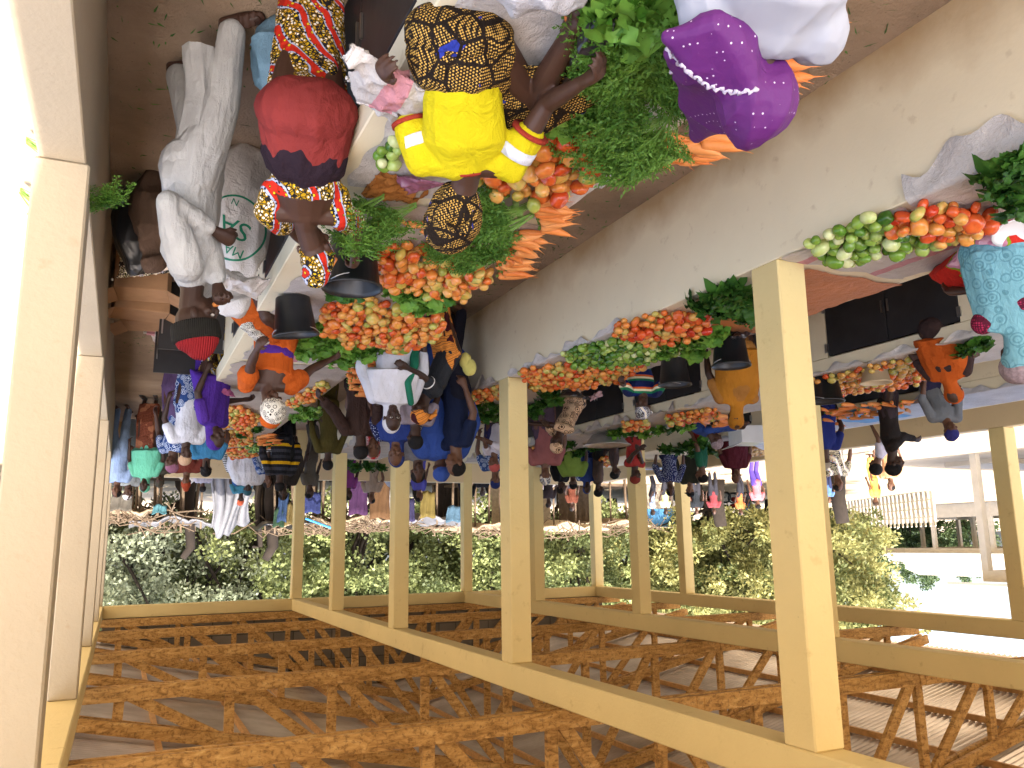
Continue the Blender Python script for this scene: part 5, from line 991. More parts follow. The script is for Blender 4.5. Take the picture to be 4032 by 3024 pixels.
loose([(940, 870), (1010, 850), (1020, 895), (950, 915)], 34, 'far carrot in the heap beyond the second pillar', 'far carrots beyond the second pillar', 1.2, layers=.1, da=25)
loose([(540, 940), (590, 930), (600, 960), (560, 968)], 24, 'far carrot at the end of the near counter', 'far carrots at the end of the near counter', 1.1, layers=.06, da=30)
loose([(1770, 878), (1815, 868), (1960, 862), (1960, 882), (1830, 900), (1770, 905)], 46, 'far carrot on the last counter before the yard', 'far carrots on the last counter', 1.3, layers=.1, da=50)
loose([(1500, 890), (1560, 884), (1570, 905), (1510, 910)], 14, 'far carrot by the mustard veil', 'far carrots by the mustard veil', 1.4, layers=.1)
# lettuces and leafy greens
lettuces([(1305, 95), (1330, 60), (1370, 80), (1300, 140), (1345, 110), (1400, 60), (1395, 30), (1340, 30)], 'bright lettuce head by the hand of the yellow jersey woman', 'lettuces by the hand of the yellow jersey woman', sc=1.1, z=.96)
lettuces([(1175, 245), (1215, 262), (1250, 255), (1285, 262)], 'lettuce head at the edge of the checked wrapper', 'lettuces at the edge of the checked wrapper')
lettuces([(850, 625), (885, 640), (920, 632), (955, 640), (900, 660), (940, 655)], 'lettuce head between the second and third tomato piles', 'lettuces between the second and third tomato piles', sc=1.05)
lettuces([(640, 735), (675, 725), (700, 745), (735, 745), (660, 760), (765, 755), (790, 760), (710, 770), (745, 775), (680, 710)], 'lettuce head beside the orange dress', 'lettuces beside the orange dress', sc=1.15)
lettuces([(1520, 660), (1550, 640), (1590, 630), (1620, 640), (1600, 665), (1560, 675), (1620, 680), (1575, 650)], 'dark lettuce on the orange tarp by the big pillar', 'lettuces on the orange tarp', LD + LM[:1], 1.15)
lettuces([(1450, 745), (1485, 738), (1520, 735), (1545, 725), (1430, 760), (1500, 760)], 'lettuce beside the red tomatoes and black bucket', 'lettuces beside the red tomatoes', LM + LD[:1], 1.1)
lettuces([(2165, 420), (2190, 400), (2200, 440), (2205, 370), (2190, 350), (2210, 420), (2165, 380)], 'dark green leaf bundle at the near end of the bare-fronted counter', 'dark leaf bundles at the near end', LD, 1.05, 'greens', 'leaf_bundle')
lettuces([(1150, 880), (1175, 870), (1200, 862), (1160, 895), (1185, 850)], 'dark greens under the arm of the swirl print seller', 'greens under the swirl print seller', LD, 1.1, 'greens', 'leaf_bundle')
lettuces([(1030, 880), (1050, 895), (1070, 880), (1045, 905), (1075, 900), (1060, 870)], 'dark greens by the woman at the second pillar', 'greens by the second pillar', LD, 1.2, 'greens', 'leaf_bundle')
lettuces([(2040, 768), (2080, 755), (2110, 745), (2070, 775)], 'spinach bundle on the counter with black doors', 'spinach on the counter with black doors', LD, 1.2, 'greens', 'leaf_bundle')
lettuces([(1355, 930), (1390, 935), (1420, 928), (1450, 925), (1480, 918), (1330, 935)], 'far leaf bundle on the counter with black doors', 'far leaf bundles', LD + LM[:1], 1.3, 'greens', 'leaf_bundle')
lettuces([(1140, 985), (1160, 1000), (1185, 988), (1210, 975), (1150, 1010)], 'far leaf bundle past the second pillar', 'far leaf bundles past the second pillar', LD + LM[:1], 1.3, 'greens', 'leaf_bundle')
lettuces([(1480, 962), (1510, 955), (1530, 965), (1500, 978), (1465, 972), (1440, 968)], 'leaf bundle on the last counter', 'leaf bundles on the last counter', LD, 1.5, 'greens', 'leaf_bundle')
lettuces([(1280, 965), (1250, 975), (1230, 960)], 'leaf bundle near the aluminium basin', 'leaf bundles near the basin', LD, 1.4, 'greens', 'leaf_bundle')
lettuces([(520, 940), (555, 930), (590, 915), (510, 995), (540, 998), (650, 880), (640, 905), (670, 895)], 'leaf bundle at the far end of the near counter', 'leaf bundles at the far end of the near counter', LM[:2] + LD[:1], 1.0, 'greens', 'leaf_bundle')
lettuces([(940, 935), (960, 950), (900, 945)], 'leaf bundle under the green basin', 'leaf bundles under the basin', LM, 1.3, 'greens', 'leaf_bundle')
lettuces([(745, 1000), (770, 1010), (800, 1005), (825, 1008)], 'far leaf bundle behind the red hijab', 'far leaf bundles behind the red hijab', LD, 1.4, 'greens', 'leaf_bundle')
lettuces([(730, 630), (745, 645), (760, 625)], 'wilted dark greens beside the black bucket', 'wilted greens beside the bucket', LD, .9, 'greens', 'leaf_bundle')
# ---- sheets, sacks and tarps laid on the counters
def sheet(name, mat, xa, xb, y0, y1, z=.905, drop=0, side=-1, label='', cat='sheet', amp=.006, rag=.03, seed=1):
    g = np.random.default_rng(seed); ny = max(8, int((y1 - y0) / .035)); across = [xb + (xa - xb) * i / 24 for i in range(25)] if side < 0 else [xa + (xb - xa) * i / 24 for i in range(25)]
    V = []; F = []; cols = 25 + (8 if drop else 0); edge = across[-1]
    for j in range(ny):
        y = y0 + (y1 - y0) * j / (ny - 1); dj = rag * math.sin(y * 9 + seed) + rag * .7 * math.sin(y * 23 + 2)
        for i in range(cols):
            if i < 25: x = across[i]; zz = z + amp * abs(math.sin(x * 31 + 2 * math.sin(y * 11)) * math.sin(y * 27 + x * 13)) + amp * .5; yy = y + (rag * .5 * math.sin(x * 17 + seed) if j in (0, ny - 1) else 0); x += dj * .5 * (i == 0 or (i == 24 and not drop))
            else: t = (i - 24) / 8; x = edge + side * (.008 + .012 * math.sin(y * 21 + 3 * t) * t + .01 * t); zz = z + .004 - t * (drop + dj); yy = y
            V.append((x, yy, zz))
    for j in range(ny - 1):
        for i in range(cols - 1): F.append((j * cols + i, j * cols + i + 1, (j + 1) * cols + i + 1, (j + 1) * cols + i))
    return tag(put(name, mkmesh(name, V, F, M[mat], smooth=True)), label, cat)
sheet('woven_sheet', 'sack', -1.95, -.86, 1.95, 3.62, drop=.03, label='white woven sheet under the nearest tomatoes', cat='sheet', seed=2)
sheet('woven_sheet', 'plastic_sheet', -1.93, -.95, 3.70, 5.0, z=.904, label='dusty plastic sheet under the checked headscarf carrots', seed=3)
sheet('woven_sheet', 'sack_pink', -1.94, -.90, 5.05, 7.6, z=.904, drop=.04, label='pale sheet with pink band under the third tomato pile', seed=4)
sheet('woven_sheet', 'plastic_sheet', -1.97, -.86, 7.7, 15.8, z=.904, drop=.10, label='long pale plastic sheet on the far end of the near counter', seed=5, rag=.05)
sheet('woven_sheet', 'sack', -4.5, -3.49, .8, 2.7, drop=.16, side=+1, label='white cloth hanging over the edge at the near end of the bare counter', seed=6, rag=.05)
sheet('woven_sheet', 'sack_pink', -4.55, -3.52, 2.76, 3.62, z=.906, label='white fraying sack under the pale garden eggs', seed=7, rag=.04)
sheet('orange_tarp', 'tarp_orange', -4.62, -3.78, 3.70, 5.3, z=.906, label='orange tarp on the bare-fronted counter behind the big pillar', cat='tarp', seed=8)
sheet('woven_sheet', 'sack', -4.60, -3.50, 5.36, 7.5, z=.906, drop=.05, side=+1, label='whitish sheet under the red tomatoes and garden eggs', seed=9)
sheet('woven_sheet', 'plastic_sheet', -4.60, -3.49, 7.8, 16.0, z=.906, drop=.07, side=+1, label='pale plastic sheet beyond the second pillar', seed=10, rag=.05)
sheet('woven_sheet', 'sack', -7.5, -6.44, 3.2, 8.5, z=.906, drop=.04, side=+1, label='pale sheet under the tomatoes on the black-doored counter', seed=11)
sheet('woven_sheet', 'plastic_sheet', -7.5, -6.43, 8.7, 16.0, z=.906, drop=.06, side=+1, label='faded plastic sheet on the far half of the black-doored counter', seed=12, rag=.05)
sheet('woven_sheet', 'tarp_white', -10.1, -9.05, 3.5, 12.0, z=.906, drop=.05, side=+1, label='white sheet on the last counter before the yard', seed=13)
def hang(p, w_, h_, mat, label, name='sheet_scrap', seed=1, thick=.004, cat='cloth'):
    """crumpled cloth lying in a heap"""
    g = np.random.default_rng(seed); P = [Vector(p) + Vector((g.uniform(-w_, w_), g.uniform(-w_, w_), g.uniform(0, h_))) for _ in range(12)]
    me = remesh(name, [hull(P), hull([q + Vector((g.uniform(-.1, .1), g.uniform(-.1, .1), 0)) for q in P[:7]])], max(.010, w_ / 18), mat if isinstance(mat, bpy.types.Material) else M[mat], 2, (w_ * .12, 7 / w_, (.3, .5, .8), seed)); o = put(name, me); return tag(o, label, cat)
def sackbag(base, w_, d_, h_, mat, label, name='sack', seed=1, lean=(0, 0), cat='sack', mouth=True, fold=.026):
    b = Vector(base); g = np.random.default_rng(seed); t = Vector((lean[0], lean[1], h_)); sh = [tube([b + Vector((0, 0, w_ * .30)), b + t * .35, b + t * .75, b + t * .93], [w_ * .44, w_ * .50, w_ * .42, w_ * .26], n=18, side=(1, 0, 0), sq=d_ / w_)]
    if mouth: sh.append(tube([b + t * .88, b + t * 1.02 + Vector((.02, 0, 0)), b + t * 1.1], [w_ * .17, w_ * .14, w_ * .28], n=16))
    me = remesh(name, sh, max(.010, w_ / 32), mat if isinstance(mat, bpy.types.Material) else M[mat], 4, (fold, 16, (0, 0, 1), seed)); o = put(name, me); return tag(o, label, cat)
# ---- buckets and basins
def lathe(prof, n=28): 
    V = []; F = []
    for r, z in prof:
        for j in range(n): a = 2 * PI * j / n; V.append((r * math.cos(a), r * math.sin(a), z))
    for i in range(len(prof) - 1):
        for j in range(n): F.append((i * n + j, i * n + (j + 1) % n, (i + 1) * n + (j + 1) % n, (i + 1) * n + j))
    F.append(tuple(range(n))[::-1]); F.append(tuple((len(prof) - 1) * n + j for j in range(n))); return V, F
def bucket(x, y, z, R, h, label, mat='black_plastic', tilt=(0, 0), name='bucket', handle=True, cat='bucket'):
    e = empty(name, (x, y, z), random.uniform(0, 6), label, cat, None); e.rotation_euler[0] = tilt[0]; e.rotation_euler[1] = tilt[1]
    V, F = lathe([(R * .70, 0), (R * .73, h * .02), (R * .92, h * .93), (R * 1.0, h * .935), (R * 1.02, h * .985), (R * 1.0, h), (R * .955, h * .99), (R * .89, h * .92), (R * .70, h * .03)]); put('pail', mkmesh('pail', V, F, M[mat], smooth=True), e)
    if handle:
        pts = [(R * 1.0 * math.cos(a), -R * .75 * math.sin(a), h * .95 - h * .16 * math.sin(a)) for a in np.linspace(0, PI, 12)]; V, F = tube(pts, .0035, n=6, caps=False); put('wire_handle', mkmesh('handle', V, F, M['steel'], smooth=True), e)
    return e
p = G(765, 510, .905); bucket(p[0], p[1] + .02, .905, .165, .30, 'large black bucket on the near counter under the working hands')
p = G(632, 640, .905); bucket(p[0], p[1], .91, .155, .27, 'black bucket held at the rim by the woman in orange', tilt=(-.12, -.1))
p = G(1575, 722, .905); bucket(p[0], p[1], .90, .16, .28, 'black bucket on the counter edge before the mustard veil')
p = G(1455, 775, .905); bucket(p[0], p[1], .90, .155, .26, 'dark green black bucket beside the striped seller')
bucket(-6.62, 6.35, .91, .20, .26, 'black bucket beyond the tomato row on the black-doored counter')
bucket(-6.7, 5.75, .91, .15, .16, 'small cream bucket beside the orange veil', 'paint_low', handle=False)
p = G(908, 990, 1.13); bucket(p[0], 18.99, 1.122, .19, .30, 'grey white bucket standing on the far parapet', 'enamel'); 
def basin(px, py, z, R, label, h=.12, mat='alu', fill=None):
    p = G(px, py, z); e = empty('basin', (p[0], p[1], z), 0, label, 'basin', None)
    V, F = lathe([(R * .62, 0), (R * .9, h * .8), (R * 1.05, h), (R * 1.04, h * 1.03), (R * .88, h * .8), (R * .6, .01)]); put('bowl', mkmesh('bowl', V, F, M[mat], smooth=True), e)
    return p
basin(1310, 940, .95, .36, 'wide aluminium basin on the black-doored counter', .16); basin(1195, 992, .95, .34, 'aluminium basin with pale rim by the lime shawl', .14)
basin(1405, 1000, .95, .30, 'small far aluminium basin beside the scarlet top', .12)
p = basin(955, 928, .98, .33, 'black-sided basin heaped with green fruit before the blue gown', .17, 'black_plastic')
for k in range(40):
    a = random.uniform(0, 6.3); rr = .27 * math.sqrt(random.random()); o = bpy.data.objects.new('garden_egg', random.choice(EM['green_pepper'])); o.location = (p[0] + rr * math.cos(a), p[1] + rr * math.sin(a), 1.13 + .05 * (1 - rr / .27) + random.uniform(0, .02)); o.scale = (.032,) * 3; link(o); tag(o, 'green fruit heaped in the black-sided basin', 'garden egg', 'green fruit in the basin')
p = G(2190, 490, .97); e = empty('enamel_plate', (p[0], p[1], .98), 0, 'white enamel plate tilted beside the light blue veil', 'plate'); V, F = lathe([(.05, 0), (.09, .015), (.115, .027), (.113, .031), (.088, .02), (.05, .006)]); put('dish', mkmesh('dish', V, F, M['enamel'], smooth=True), e); e.rotation_euler = (.3, .2, 0)
# ---- sacks and bags
s1 = G(528, 335, .0); SACK = sackbag((s1[0] + .02, s1[1] - .05, 0), .42, .48, .95, 'sack', 'stuffed white sack with green lettering standing between the man and the counter', seed=3, mouth=True)
hang(G(535, 575, .95), .18, .14, 'sack', 'crumpled white sack piled on the lettered sack by the counter edge', 'crumpled_sack', 4, cat='sack')
sb = G(570, 90, .2); sackbag((sb[0] - .13, sb[1] + .12, 0), .40, .42, .42, 'sack_blue', 'blue sack with rust stripes on the floor by the wax print wrapper', seed=5, mouth=False)
p = G(838, 150, .95); hang((p[0] + .02, p[1], .90), .17, .20, 'sack_pink', 'open white sack with pink stripes beside the yellow jersey', 'sack', 31, cat='sack')
p = G(850, 215, .93); hang((p[0] + .03, p[1] + .02, .90), .13, .12, 'sack', 'slack white sack mouth holding greens behind the yellow jersey', 'sack', 37, cat='sack')
p = G(1075, -60, .95); sackbag((p[0] - .05, p[1] - .10, .906), .30, .5, .09, 'tarp_white', 'flat white sack at the edge of the picture behind the bare foot', seed=8, mouth=False)
p = G(1310, 18, .95); hang((p[0], p[1], .93), .10, .15, 'black_bag', 'shiny black plastic bag among carrots beside the bare foot', 'plastic_bag', 9, cat='bag')
p = G(1232, 165, .95); hang((p[0], p[1], .92), .055, .11, 'black_bag', 'small black plastic bag under the forearm of the yellow jersey woman', 'plastic_bag', 10, cat='bag')
p = G(1310, 285, .93); hang((p[0], p[1], .92), .05, .06, prints('clear bag of carrots', 'dots', ['b8664a', 'cfa090'], 20), 'clear plastic bag of small carrots by the lettuce', 'plastic_bag', 19, cat='bag')
p = G(890, 385, .93); hang((p[0], p[1], .92), .09, .07, 'lilac_bag', 'mauve plastic bag beside the checked headscarf', 'plastic_bag', 11, cat='bag')
p = G(850, 405, .92); hang((p[0], p[1], .90), .16, .04, C('a0621c'), 'ochre cloth scrap lying on the near counter', 'cloth_scrap', 12)
p = G(1240, 842, .95); hang((p[0], p[1], .92), .16, .14, 'black_bag', 'black plastic bag behind the long tomato pile', 'plastic_bag', 13, cat='bag')
p = G(1290, 845, .95); hang((p[0] - .05, p[1], .95), .13, .12, C('b08c90'), 'pink grey cloth bundle behind the long tomato pile', 'cloth_bundle', 14)
p = G(1610, 720, .95); hang((p[0], p[1], .92), .10, .10, 'black_bag', 'torn black plastic bag beside the bucket by the big pillar', 'plastic_bag', 15, cat='bag')
hang(G(495, 838, .95), .08, .10, C('a04c78'), 'pink plastic bag on the counter edge near the violet veil', 'plastic_bag', 16, cat='bag')
p = G(278, 420, .1); sackbag((.02, p[1] + .1, 0), .40, .40, .62, 'black_plastic', 'black sack leaning on the parapet behind the man', seed=16, mouth=False); sackbag((-.08, 6.0, 0), .42, .40, .55, C('5a4638'), 'brown cloth sack against the parapet behind the man', seed=17, mouth=True)
hang((-.05, 6.7, .15), .26, .38, pw['africa'], 'beige printed cloth bundle against the parapet', 'cloth_bundle', 18)
def carton(x, y, z, a, b, c, rz, label, mat='cardboard'):
    e = empty('cardboard_box', (x, y, z), rz, label, 'box', None); mb = MB(); mb.box((-a / 2, -b / 2, 0), (a / 2, b / 2, c)); mb.build('carton', M[mat], e, bevel=.006)
    for s in (-1, 1): mb = MB(); mb.bar((s * a / 2, 0, c), (s * a * .8, 0, c + .06), b * .96, .006, up=(0, 0, 1)); mb.build('flap', M[mat], e)
carton(-.04, 7.6, 0, .42, .40, .42, .1, 'brown cardboard box nearest behind the man by the parapet'); carton(-.03, 8.15, 0, .46, .42, .46, -.1, 'second brown cardboard box with open flaps by the parapet'); carton(-.10, 9.2, 0, .42, .42, .30, .2, 'low cardboard box farther along the parapet')
carton(-.45, 8.6, 0, .30, .36, .22, .4, 'small cardboard box before the open black door')
hang((-.30, 9.7, .05), .24, .30, 'sack_pink', 'white plastic sack with red print on the aisle floor', 'crumpled_sack', 21, cat='sack'); hang((-.30, 10.4, .03), .22, .20, 'sack', 'dirty white sheet crumpled on the aisle floor', 'crumpled_sack', 22, cat='sack')
hang((.32, 12.4, 1.0), .12, .16, C('8a84b8'), 'lilac cloth draped on the near parapet top', 'cloth_scrap', 23)
sackbag((-9.4, 4.6, .9), .42, .5, .34, 'sack', 'greyish white sack standing on the last counter near the yard pillar', seed=24, mouth=False); p = G(1615, 930, .95); carton(p[0], p[1], .9, .42, .5, .26, .3, 'white box with green stripes behind the mustard veil', 'enamel')
sheet('blue_tarp', 'tarp_blue', -9.9, -9.04, 7.9, 8.7, z=.912, drop=.08, side=+1, label='bright blue tarp on the last counter behind the mustard veil', cat='tarp', seed=25)
# carrot pieces held in hands
for a, b, lb in ((CARROT_IN[0], CARROT_IN[1], 'carrot bitten by the man in the long grey tunic'),):
    V, F = tube([a, a.lerp(b, .5), b], [.008, .014, .012], n=9); tag(put('carrot', mkmesh('carrot', V, F, M['carrot'], smooth=True)), lb, 'carrot')
p = G(725, 560, 1.13); V, F = tube([p, p + np.array((.02, .03, .06))], [.010, .002], n=8); tag(put('carrot', mkmesh('carrot', V, F, M['carrot'], smooth=True)), 'thin carrot peeled over the large black bucket', 'carrot')
g2 = random.Random(3); V = []; F = []; A_ = []
for k in range(7): q_ = G(875, 390, 1.10) - G(735, 545, 1.16); frond(V, F, A_, (0, 0, .0), (q_[0] + g2.uniform(-.06, .06), q_[1] + g2.uniform(-.06, .06), q_[2] * .6), .52, g2)
tag(put('loose_carrot_tops', mkmesh('stalks', V, F, M['carrot_top'], attrs={'h': A_}), loc=tuple(G(735, 545, 1.16))), 'long feathery stalks held over the black bucket by the wax print woman', 'carrot leaves')
for (px, py, zz, an, lb, sc) in ((228, 428, 1.0, 200, 'drooping carrot leaves lying over the near parapet', .75), (45, 400, .0, 60, 'carrot leaves dropped on the sunny ground outside', 1.2), (58, 290, .0, 95, 'thin carrot leaf on the sunny ground by the wall', 1.2)):
    p = G(px, py, zz); o = bpy.data.objects.new('loose_carrot_tops', FT[0]); o.location = (p[0], p[1], zz + .02); o.rotation_euler = (0, .3 if zz else 0, math.radians(an)); o.scale = (sc,) * 3; link(o); tag(o, lb, 'carrot leaves')
# litter on the aisle floors: scraps of leaf and straw
V = []; F = []; A_ = []
for k in range(2600):
    x = random.choice((random.uniform(-.8, .2), random.uniform(-3.5, -1.95), random.uniform(-3.5, -1.95))); y = random.uniform(.8, 12); a = random.uniform(0, 6.3); L = random.uniform(.01, .06); w_ = random.uniform(.001, .006); c, s_ = math.cos(a), math.sin(a); n0 = len(V)
    V += [(x, y, .008), (x + c * L - s_ * w_, y + s_ * L + c * w_, .012), (x + c * L * 1.4, y + s_ * L * 1.4, .009), (x + c * L + s_ * w_, y + s_ * L - c * w_, .008)]; A_ += [random.random()] * 4; F.append((n0, n0 + 1, n0 + 2, n0 + 3))
tag(put('floor_litter', mkmesh('litter', V, F, M['dark_leaf'], attrs={'h': A_})), 'leaf scraps and straw trodden on the aisle floors', 'litter', kind='stuff')
# lettering on the sack
def letter(txt, size, c, nrm_, up, bv, mat, name, parent):
    cu = bpy.data.curves.new('t', 'FONT'); cu.body = txt; cu.size = size; cu.align_x = 'CENTER'; cu.align_y = 'CENTER'; cu.resolution_u = 3; ob = bpy.data.objects.new('t', cu); SC.collection.objects.link(ob); bpy.context.view_layer.update()
    me = bpy.data.meshes.new_from_object(ob.evaluated_get(bpy.context.evaluated_depsgraph_get())); bpy.data.objects.remove(ob)
    bm = bmesh.new(); bm.from_mesh(me); bmesh.ops.triangulate(bm, faces=bm.faces); 
    for _ in range(3): bmesh.ops.subdivide_edges(bm, edges=[e for e in bm.edges if e.calc_length() > .012], cuts=1); bmesh.ops.triangulate(bm, faces=bm.faces)
    n_ = Vector(nrm_).normalized(); u = Vector(up); u = (u - n_ * u.dot(n_)).normalized(); r_ = u.cross(n_)
    for v in bm.verts:
        p = Vector(c) + r_ * v.co.x + u * v.co.y; h = bv.ray_cast(p + n_ * .6, -n_); v.co = (h[0] + n_ * .006) if h[0] is not None else p
    bm.to_mesh(me); bm.free(); me.materials.clear(); me.materials.append(mat); return put(name, me, parent)
sm = SACK.data; bv = BVHTree.FromPolygons([v.co.copy() for v in sm.vertices], [tuple(p.vertices) for p in sm.polygons]); grn = plain('green sack ink', '1e7a5c', .6, .1)
cc = Vector((s1[0] + .02, s1[1] - .05, .56)); nn = Vector((.25, -1, .25))
letter('SA', .17, cc, nn, (.35, 0, 1), bv, grn, 'green_lettering', SACK); letter('MA', .085, cc + Vector((.0, 0, .15)), nn, (.35, 0, 1), bv, grn, 'green_lettering', SACK); letter('N', .06, cc + Vector((.0, 0, -.17)), nn, (.35, 0, 1), bv, grn, 'green_lettering', SACK)
V = []; F = []
r_ = Vector((0, 0, 1)).cross(nn).normalized(); u_ = nn.normalized().cross(r_) * 1
for j in range(48):
    a = 2 * PI * j / 48
    for q in (.205, .218):
        p = cc + r_ * math.cos(a) * q * .85 + Vector((0, 0, 1)) * math.sin(a) * q; h = bv.ray_cast(p + nn.normalized() * .6, -nn.normalized()); V.append(h[0] + nn.normalized() * .005 if h[0] is not None else p)
for j in range(48): F.append((2 * j, 2 * j + 1, (2 * j + 3) % 96, (2 * j + 2) % 96))
put('green_ring', mkmesh('ring', V, F, grn), SACK)
# ================================================================ OUTSIDE: trees, stalls, yard
def tree_parts(seed, H=8.5, R=3.7, low=1.0, ncl=170, per=75, leaf=(.24, .085), mat='tree_green', flat=.75, grow=None):
    g = np.random.default_rng(seed); mb = MB(); tr = [(0, 0, -.1)]; x = y = 0
    for i in range(1, 6): x += g.uniform(-.12, .12); y += g.uniform(-.12, .12); tr.append((x, y, low * i / 5 + .3))
    V, F = tube(tr, [.26, .21, .19, .18, .17, .16], n=9, caps=False); mb.add(V, F)
    cen = np.array([0, 0, (H + low) / 2]); hz = (H - low) / 2; C_ = []
    while len(C_) < ncl:
        p = g.normal(size=3); p /= np.linalg.norm(p); r = g.uniform(.35, 1) ** .6; lump = 1 + .22 * math.sin(p[0] * 5 + seed) * math.sin(p[1] * 4 + seed * 2) + .15 * math.sin(p[2] * 7); q = cen + p * r * lump * np.array([R, R, hz]); C_.append(q)
    for k in range(9):
        t = C_[g.integers(len(C_))]; V, F = tube([tr[3 + k % 3], tuple((np.array(tr[-1]) * .5 + t * .5) + g.uniform(-.3, .3, 3)), tuple(t)], [.10, .06, .02], n=6, caps=False); mb.add(V, F)
    Vs = []; Fs = []; A_ = []
    n = 0; C_ = np.array(C_)
    for c in C_:
        rad = g.uniform(.35, .75); tone = np.clip(g.uniform(.0, .9), 0, 1); m = per
        d = g.normal(size=(m, 3)); d /= np.linalg.norm(d, axis=1)[:, None]; P = c + d * rad * (g.random(m) ** .45)[:, None] * np.array([1, 1, flat])
        dr = d * .7 + g.normal(size=(m, 3)) * .6 + np.array([0, 0, -.15]); dr /= np.linalg.norm(dr, axis=1)[:, None]; up = g.normal(size=(m, 3)); s = np.cross(dr, up); s /= np.linalg.norm(s, axis=1)[:, None]
        L = leaf[0] * g.uniform(.6, 1.3, m)[:, None]; W_ = leaf[1] * g.uniform(.7, 1.3, m)[:, None]
        q = np.stack([P, P + dr * L * .5 + s * W_, P + dr * L, P + dr * L * .5 - s * W_], 1).reshape(-1, 3); Vs.append(q); A_ += list(np.repeat(np.clip(tone + g.uniform(-.15, .25, m), 0, 1), 4)); Fs += [(n + 4 * i, n + 4 * i + 1, n + 4 * i + 2, n + 4 * i + 3) for i in range(m)]; n += 4 * m
    return mkmesh('trunk', mb.V, mb.F, M['bark'], smooth=True), mkmesh('crown', np.concatenate(Vs), Fs, M[mat], attrs={'h': A_})
TP = [tree_parts(1, mat='tree_grey', leaf=(.15, .045), per=130, ncl=150), tree_parts(2, mat='tree_green', leaf=(.17, .06), per=120), tree_parts(3, mat='tree_green', H=8, leaf=(.16, .06), per=120), tree_parts(4, mat='tree_mango', H=9, R=4.2, low=1.0, leaf=(.24, .055), ncl=230, per=110), tree_parts(5, mat='tree_far', H=9, R=4.5, leaf=(.30, .13), ncl=170, per=60)]
def tree(x, y, v, sc, label, rz=None):
    e = empty('tree', (x, y, -.05), random.uniform(0, 6.3) if rz is None else rz, label, 'tree', 'trees around the market'); e.scale = (sc, sc, sc)
    put('trunk', TP[v][0], e); put('crown', TP[v][1], e)
tl = ['grey-leaved airy tree behind the white tarpaulin', 'grey-leaved airy tree seen between the near pillars', 'bushy green tree behind the pole stalls', 'bushy green tree behind the second pillar', 'broad mango tree with reddish new leaves behind the straw mats', 'broad mango tree with yellow new shoots beside the big pillar', 'distant dark green tree behind the far hall roof']
for (x, y, v, sc, li) in ((4.5, 31, 0, 1.0, 1), (1.2, 29.5, 0, 1.0, 0), (-1.8, 31, 0, 1.05, 0), (3, 36, 1, 1.1, 1), (-.5, 36, 2, 1.1, 0), (-4.6, 32, 1, 1.0, 2), (-6.5, 36, 2, 1.1, 2), (-9, 32.5, 2, 1.0, 2), (-11.8, 35, 1, 1.05, 3), (-14.8, 34, 2, 1.05, 3), (-18, 37, 1, 1.15, 3), (-16.8, 31, 1, .95, 3), (-21.5, 36, 3, 1.0, 4), (-25, 38, 3, 1.1, 4), (-25.5, 33, 3, .9, 4), (-30, 37, 3, 1.05, 4), (-33, 41, 3, 1.1, 4), (-29.6, 30.5, 3, 1.0, 5), (-36, 36, 3, 1.12, 5), (-62, 57, 4, 0.81, 6), (-70, 58, 4, 0.71, 6), (-78, 58, 4, 0.74, 6), (-54, 58, 4, 0.78, 6), (-50, 64, 4, 0.74, 6), (-66, 60, 4, .75, 6), (-74, 60, 4, .8, 6), (-84, 52, 4, 0.74, 6), (-92, 50, 4, 0.81, 6), (9, 30, 0, 1, 1), (8, 36, 1, 1.1, 1), (-22, 44, 2, 1.2, 4), (-12, 43, 2, 1.25, 3), (-3, 43, 1, 1.25, 2), (-40, 44, 3, 1.2, 5), (-28, 45, 2, 1.25, 4)):
    tree(x, y, v, sc, tl[li])
def xy(px, y): g = GY(px, 1160, y); return g[0]
def pole(mb, x, y, h, r=.04, lean=0): mb.tube([(x, y, -.1), (x + lean * .5 + .02, y, h * .5), (x + lean, y + .02, h)], [r, r * .9, r * .7], 7)
